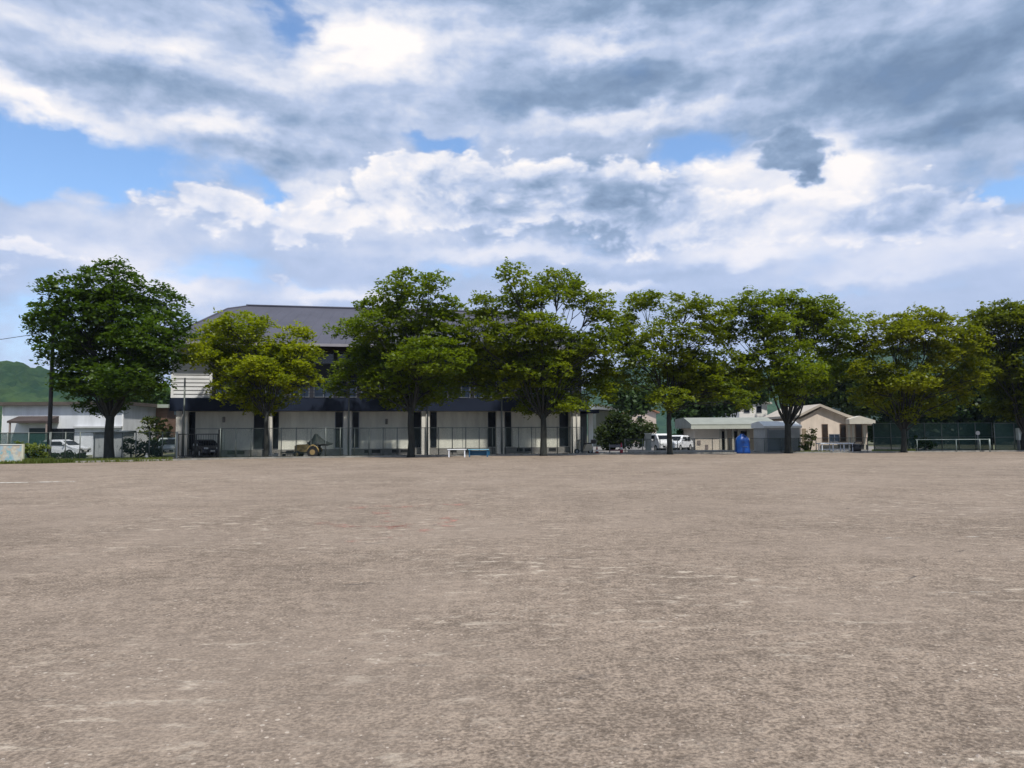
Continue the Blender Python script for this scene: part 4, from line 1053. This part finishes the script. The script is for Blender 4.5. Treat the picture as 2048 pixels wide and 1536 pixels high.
for s in (-1, 1):
    w = MB(); w.tube([(.2 + .42 - .42 * math.cos(q), s * .48, .42 + .48 * math.sin(q)) for q in (math.pi * k / 8 for k in range(9))], .05, 6); w.build('mudguard', ym, tr_)
rings = []
for k, (r, z) in enumerate([(.88, .92), (.80, 1.0), (.62, 1.12), (.40, 1.28), (.24, 1.5), (.12, 1.66), (.03, 1.74)]):
    rings.append([(.95 + r * (1 + .16 * math.sin(3 * q + k) + .1 * math.sin(7 * q)) * math.cos(q) - .04 * k, .62 * r * (1 + .12 * math.sin(4 * q + k)) * math.sin(q), z + .06 * math.sin(5 * q + k) * (r > .1)) for q in (2 * math.pi * j / 32 for j in range(32))])
w = MB(); w.loft(rings); w.build('cover', mat('dark_tarp', (.012, .018, .018), .7, .3, 3), tr_)
# leveller rake left of the tractor
a = ground(583, 54.8); rk = thing('drag_rake', 'low dark drag rake lying left of the small yellow tractor', 'rake', a, 0)
w = MB(); w.box(-.75, .75, -.05, .05, .35, .42); w.build('beam', im, rk)
w = MB()
for k in range(12): w.box(-.7 + k * .125, -.67 + k * .125, -.02, .02, .05, .349)
w.build('tine_row', im, rk)
w = MB(); w.tube([(0, 0, .38), (.9, .0, .55)], .03, 6); w.build('drawbar', im, rk)
for x in (-.6, .6):
    w = MB(); w.tube([(x, .1, .14), (x, .16, .14)], .14, 14); w.build('wheel', mat('tyre_rubber', (.012, .012, .012), .8, .2, 3), rk)
a = ground(550, 54.9); sb = thing('stone_block', 'pale concrete block lying by the thin trunk of the short tree', 'block', a, R_(20))
w = MB(); w.box(-.22, .22, -.15, .15, 0, .34, .03); w.build('block', mat('pale_block', (.40, .40, .37), .9, .15, 3), sb)
w = MB(); w.tube([(-.08, 0, .34), (-.08, 0, .42), (.08, 0, .42), (.08, 0, .34)], .012, 5); w.build('lifting_loop', im, sb)

# traffic cones, boxes
def cone(loc, c, label, h=.62):
    t_ = thing('traffic_cone', label, 'cone', loc, 0, 'traffic cones right of the hall')
    w = MB(); w.box(-.19, .19, -.19, .19, 0, .04, .01); w.build('base', mat('cone_base', (.02, .02, .02), .8, .1, 3), t_)
    w = MB(); w.lathe([(.15, .041), (.10, h * .45), (.035, h)]); w.build('body', c, t_)
    w = MB(); w.lathe([(.112, h * .4), (.083, h * .6)]); w.build('band', mat('white_band', (.6, .6, .6), .5, .05, 3), t_)
cone(ground(1194, 58.2), mat('cone_brown_red', (.22, .06, .04), .6, .15, 3), 'faded brown-red traffic cone at the end of the hall')
cone(ground(1243, 58.6), mat('cone_red', (.32, .03, .05), .6, .15, 3), 'dark red traffic cone before the dark hedge', .9)
cone(ground(293, 50.5), mat('cone_pale', (.55, .50, .42), .7, .1, 3), 'pale bleached traffic cone on the grass right of the large dark tree', .5)
a = ground(1232, 59.5); bx = thing('barricade', 'grey folding barricade standing between the two reddish cones', 'barricade', a, 0)
for s in (-1, 1):
    w = MB(); w.tube([(s * .5, -.2, 0), (s * .5, 0, .8), (s * .5, .2, 0)], .02, 6); w.build('leg', steel, bx)
w = MB(); w.box(-.55, .55, -.03, .03, .52, .74); w.build('board', mat('grey_board', (.13, .13, .15), .6, .1, 2), bx)
w = MB(); w.box(-.55, .55, -.06, -.031, .25, .35); w.build('lower_board', mat('maroon_board', (.16, .06, .08), .6, .1, 2), bx)

# tan covered scooter under the porch at the hall end
a = ground(1168, 59.5); sc_ = thing('parked_scooter', 'beige scooter with a dark seat parked at the right end of the hall', 'scooter', a, R_(18))
bm = mat('beige_plastic', (.42, .38, .29), .4, .1, 3)
w = MB(); w.prism([(-.15, .25), (.62, .28), (.72, .55), (.60, .80), (.1, .74), (-.05, .34)], -.17, .17, 'y'); w.build('body', bm, sc_)
w = MB(); w.prism([(-.55, .42), (-.44, .40), (-.38, .95), (-.30, 1.08), (-.42, 1.12), (-.52, .98)], -.2, .2, 'y'); w.build('leg_shield', bm, sc_)
w = MB(); w.box(-.42, -.1, -.15, .15, .24, .29); w.build('footboard', im, sc_)
w = MB(); w.box(.02, .66, -.14, .14, .801, .90, .03); w.build('seat', im, sc_)
w = MB(); w.tube([(-.36, -.33, 1.16), (-.42, -.12, 1.12), (-.42, .12, 1.12), (-.36, .33, 1.16)], .018, 6); w.build('handlebar', im, sc_)
w = MB(); w.box(-.58, -.521, -.08, .08, .85, .98, .01); w.build('headlight', mat('headlamp', (.6, .62, .62), .2, .05, 3), sc_)
w = MB(); w.box(.68, 1.0, -.2, .2, .82, 1.15, .03); w.build('top_box', im, sc_)
for x in (-.62, .55):
    o = MB(); o.tube([(0, -.05, 0), (0, .05, 0)], .22, 18); wh = o.build('wheel', mat('tyre_rubber', (.012, .012, .012), .8, .2, 3), sc_, (x, 0, .22))
    o = MB(); o.tube([(0, -.055, 0), (0, .055, 0)], .11, 12); o.build('rim', steel, wh)

# lamp sign boards on the netting at right
o_ = ground(1857, 63.5); sg = thing('notice_plate', 'small pale plate hanging on the green netting', 'sign', o_, 0)
zc = at(1857, 867, 63.5).z
w = MB(); w.box(-.14, .14, -.02, .02, zc - .18, zc + .18); w.build('plate', mat('pale_plate', (.35, .45, .5), .5, .1, 3), sg)
w = MB(); w.box(-.02, .02, .021, .05, 0, zc); w.build('stake', steel, sg)
o_ = ground(1957, 61.5); sg = thing('round_lamp_post', 'thin post with a small round white mirror behind the white rail', 'post', o_, 0)
zc = at(1957, 866, 61.5).z
w = MB(); w.tube([(0, 0, 0), (0, 0, zc)], .03, 8); w.build('post', steel, sg)
w = MB(); w.tube([(0, -.05, zc), (0, .0, zc)], .17, 16); w.build('mirror', mat('pale_mirror', (.5, .5, .5), .3, .05, 2), sg)
o_ = ground(2042, 60.8); sg = thing('white_crate', 'white box standing at the foot of the last tree by the netting', 'box', o_, 0)
w = MB(); w.box(-.25, .25, -.2, .2, .9, 1.9, .03); w.build('box', mat('white_crate', (.50, .56, .54), .6, .06, 2), sg)
for s in (-.2, .14):
    w = MB(); w.box(s, s + .06, -.15, .15, 0, .899); w.build('leg', steel, sg)

# chalk lines on the field
def chalk_mat(name, col, keep):
    mt = bpy.data.materials.new(name); mt.use_nodes = True; t = mt.node_tree; E.tree = t; b_ = t.nodes['Principled BSDF']
    b_.inputs['Base Color'].default_value = (*col, 1); b_.inputs['Roughness'].default_value = .95
    g_ = t.nodes.new('ShaderNodeNewGeometry')
    k = smooth(noise(g_.outputs['Position'], 2.2, 7, .75), 1 - keep, 1 - keep + .16) * .75
    tr = t.nodes.new('ShaderNodeBsdfTransparent'); mxx = t.nodes.new('ShaderNodeMixShader')
    t.links.new(k.s, mxx.inputs[0]); t.links.new(tr.outputs[0], mxx.inputs[1]); t.links.new(b_.outputs[0], mxx.inputs[2])
    t.links.new(mxx.outputs[0], t.nodes['Material Output'].inputs[0]); return mt
def gp_(px, py):
    d = ray(px, py); lam = -CAM.z / d.z; p = CAM + d * lam; return Vector((p.x, p.y, .011))
def line(pts, wd, mm):
    w = MB(); P = [gp_(*p) for p in pts]
    for a, b_ in zip(P, P[1:]):
        n_ = Vector((-(b_ - a).y, (b_ - a).x, 0)).normalized() * wd / 2
        w.quad(a - n_, b_ - n_, b_ + n_, a + n_)
    struct('chalk_line', w, mm)
cw = chalk_mat('worn_chalk', (.80, .77, .70), .60); cwf = chalk_mat('faded_chalk', (.55, .50, .43), .5); cr_ = chalk_mat('red_chalk', (.42, .22, .17), .50)
line([(-200, 969), (0, 966), (150, 963.5)], .30, cw)
line([(1840, 1188), (1960, 1186), (2200, 1184)], .05, cwf)
line([(625, 1447), (695, 1441)], .03, cwf)
line([(1700, 1078), (2200, 1072)], .09, cwf)
line([(690, 1016), (940, 1010)], .55, cr_); line([(640, 1046), (700, 1056), (880, 1048), (930, 1024)], .4, cr_); line([(690, 1084), (760, 1078), (900, 1052)], .26, cr_); line([(760, 1022), (800, 1060)], .4, cr_)
# loose stones on the near part of the field
V = []; F = []
for _ in range(5200):
    y = 3.2 + 22 * rnd.random() ** 1.7; x = rnd.uniform(-.85, .85) * (y + 2)
    q = rnd.uniform(.004, .013) * (1.4 if rnd.random() < .08 else 1); hgt = q * rnd.uniform(.5, 1.0); a0 = rnd.uniform(0, 6.28); i = len(V)
    for k in range(5):
        rr_ = q * rnd.uniform(.7, 1.25); V.append((x + rr_ * math.cos(a0 + k * 1.257), y + rr_ * math.sin(a0 + k * 1.257), .004))
    V.append((x + rnd.uniform(-.3, .3) * q, y + rnd.uniform(-.3, .3) * q, .006 + hgt))
    F += [(i + k, i + (k + 1) % 5, i + 5) for k in range(5)]
me = bpy.data.meshes.new('loose_gravel'); me.from_pydata(V, [], F); me.materials.append(mat('stone', (.27, .225, .19), .95, .6, 3.0))
o = bpy.data.objects.new('loose_gravel', me); C.objects.link(o); tag(o, 'loose gravel and grit scattered over the near field', 'gravel', kind='stuff')
# grass
tufts('verge_grass', 'short rough grass of the verge at the left field edge', [(-300, 345, .0, 3.2, 9000, .22), (45, 110, -.3, 1.5, 1500, .30), (1600, 1660, .3, 2, 500, .2), (1800, 1830, .3, 1.4, 250, .3)], (.05, .08, .012), (.16, .18, .04))
tufts('strip_grass', 'thin dark weeds along the foot of the fence', [(345, 1740, .35, 2.2, 6000, .12), (1985, 2300, .3, 1.5, 900, .15)], (.04, .045, .015), (.11, .10, .04))
tufts('lawn_grass', 'pale lawn patch right of the tan building', [(1745, 1800, .3, 8, 3000, .12)], (.14, .17, .06), (.30, .32, .14))

# ------------------------------------------------------------------ air
hz_ = MB(); hz_.box(-900, 1700, -60, 1650, -1.5, 330)
hm = bpy.data.materials.new('haze_air'); hm.use_nodes = True; t = hm.node_tree; t.nodes.clear()
pv = t.nodes.new('ShaderNodeVolumePrincipled'); pv.inputs['Color'].default_value = (.62, .78, 1.0, 1); pv.inputs['Density'].default_value = .00010
t.links.new(pv.outputs[0], t.nodes.new('ShaderNodeOutputMaterial').inputs['Volume'])
ho = hz_.build('haze', hm); ho['kind'] = 'stuff'; ho['label'] = 'thin blue air between the field and the wooded hills'
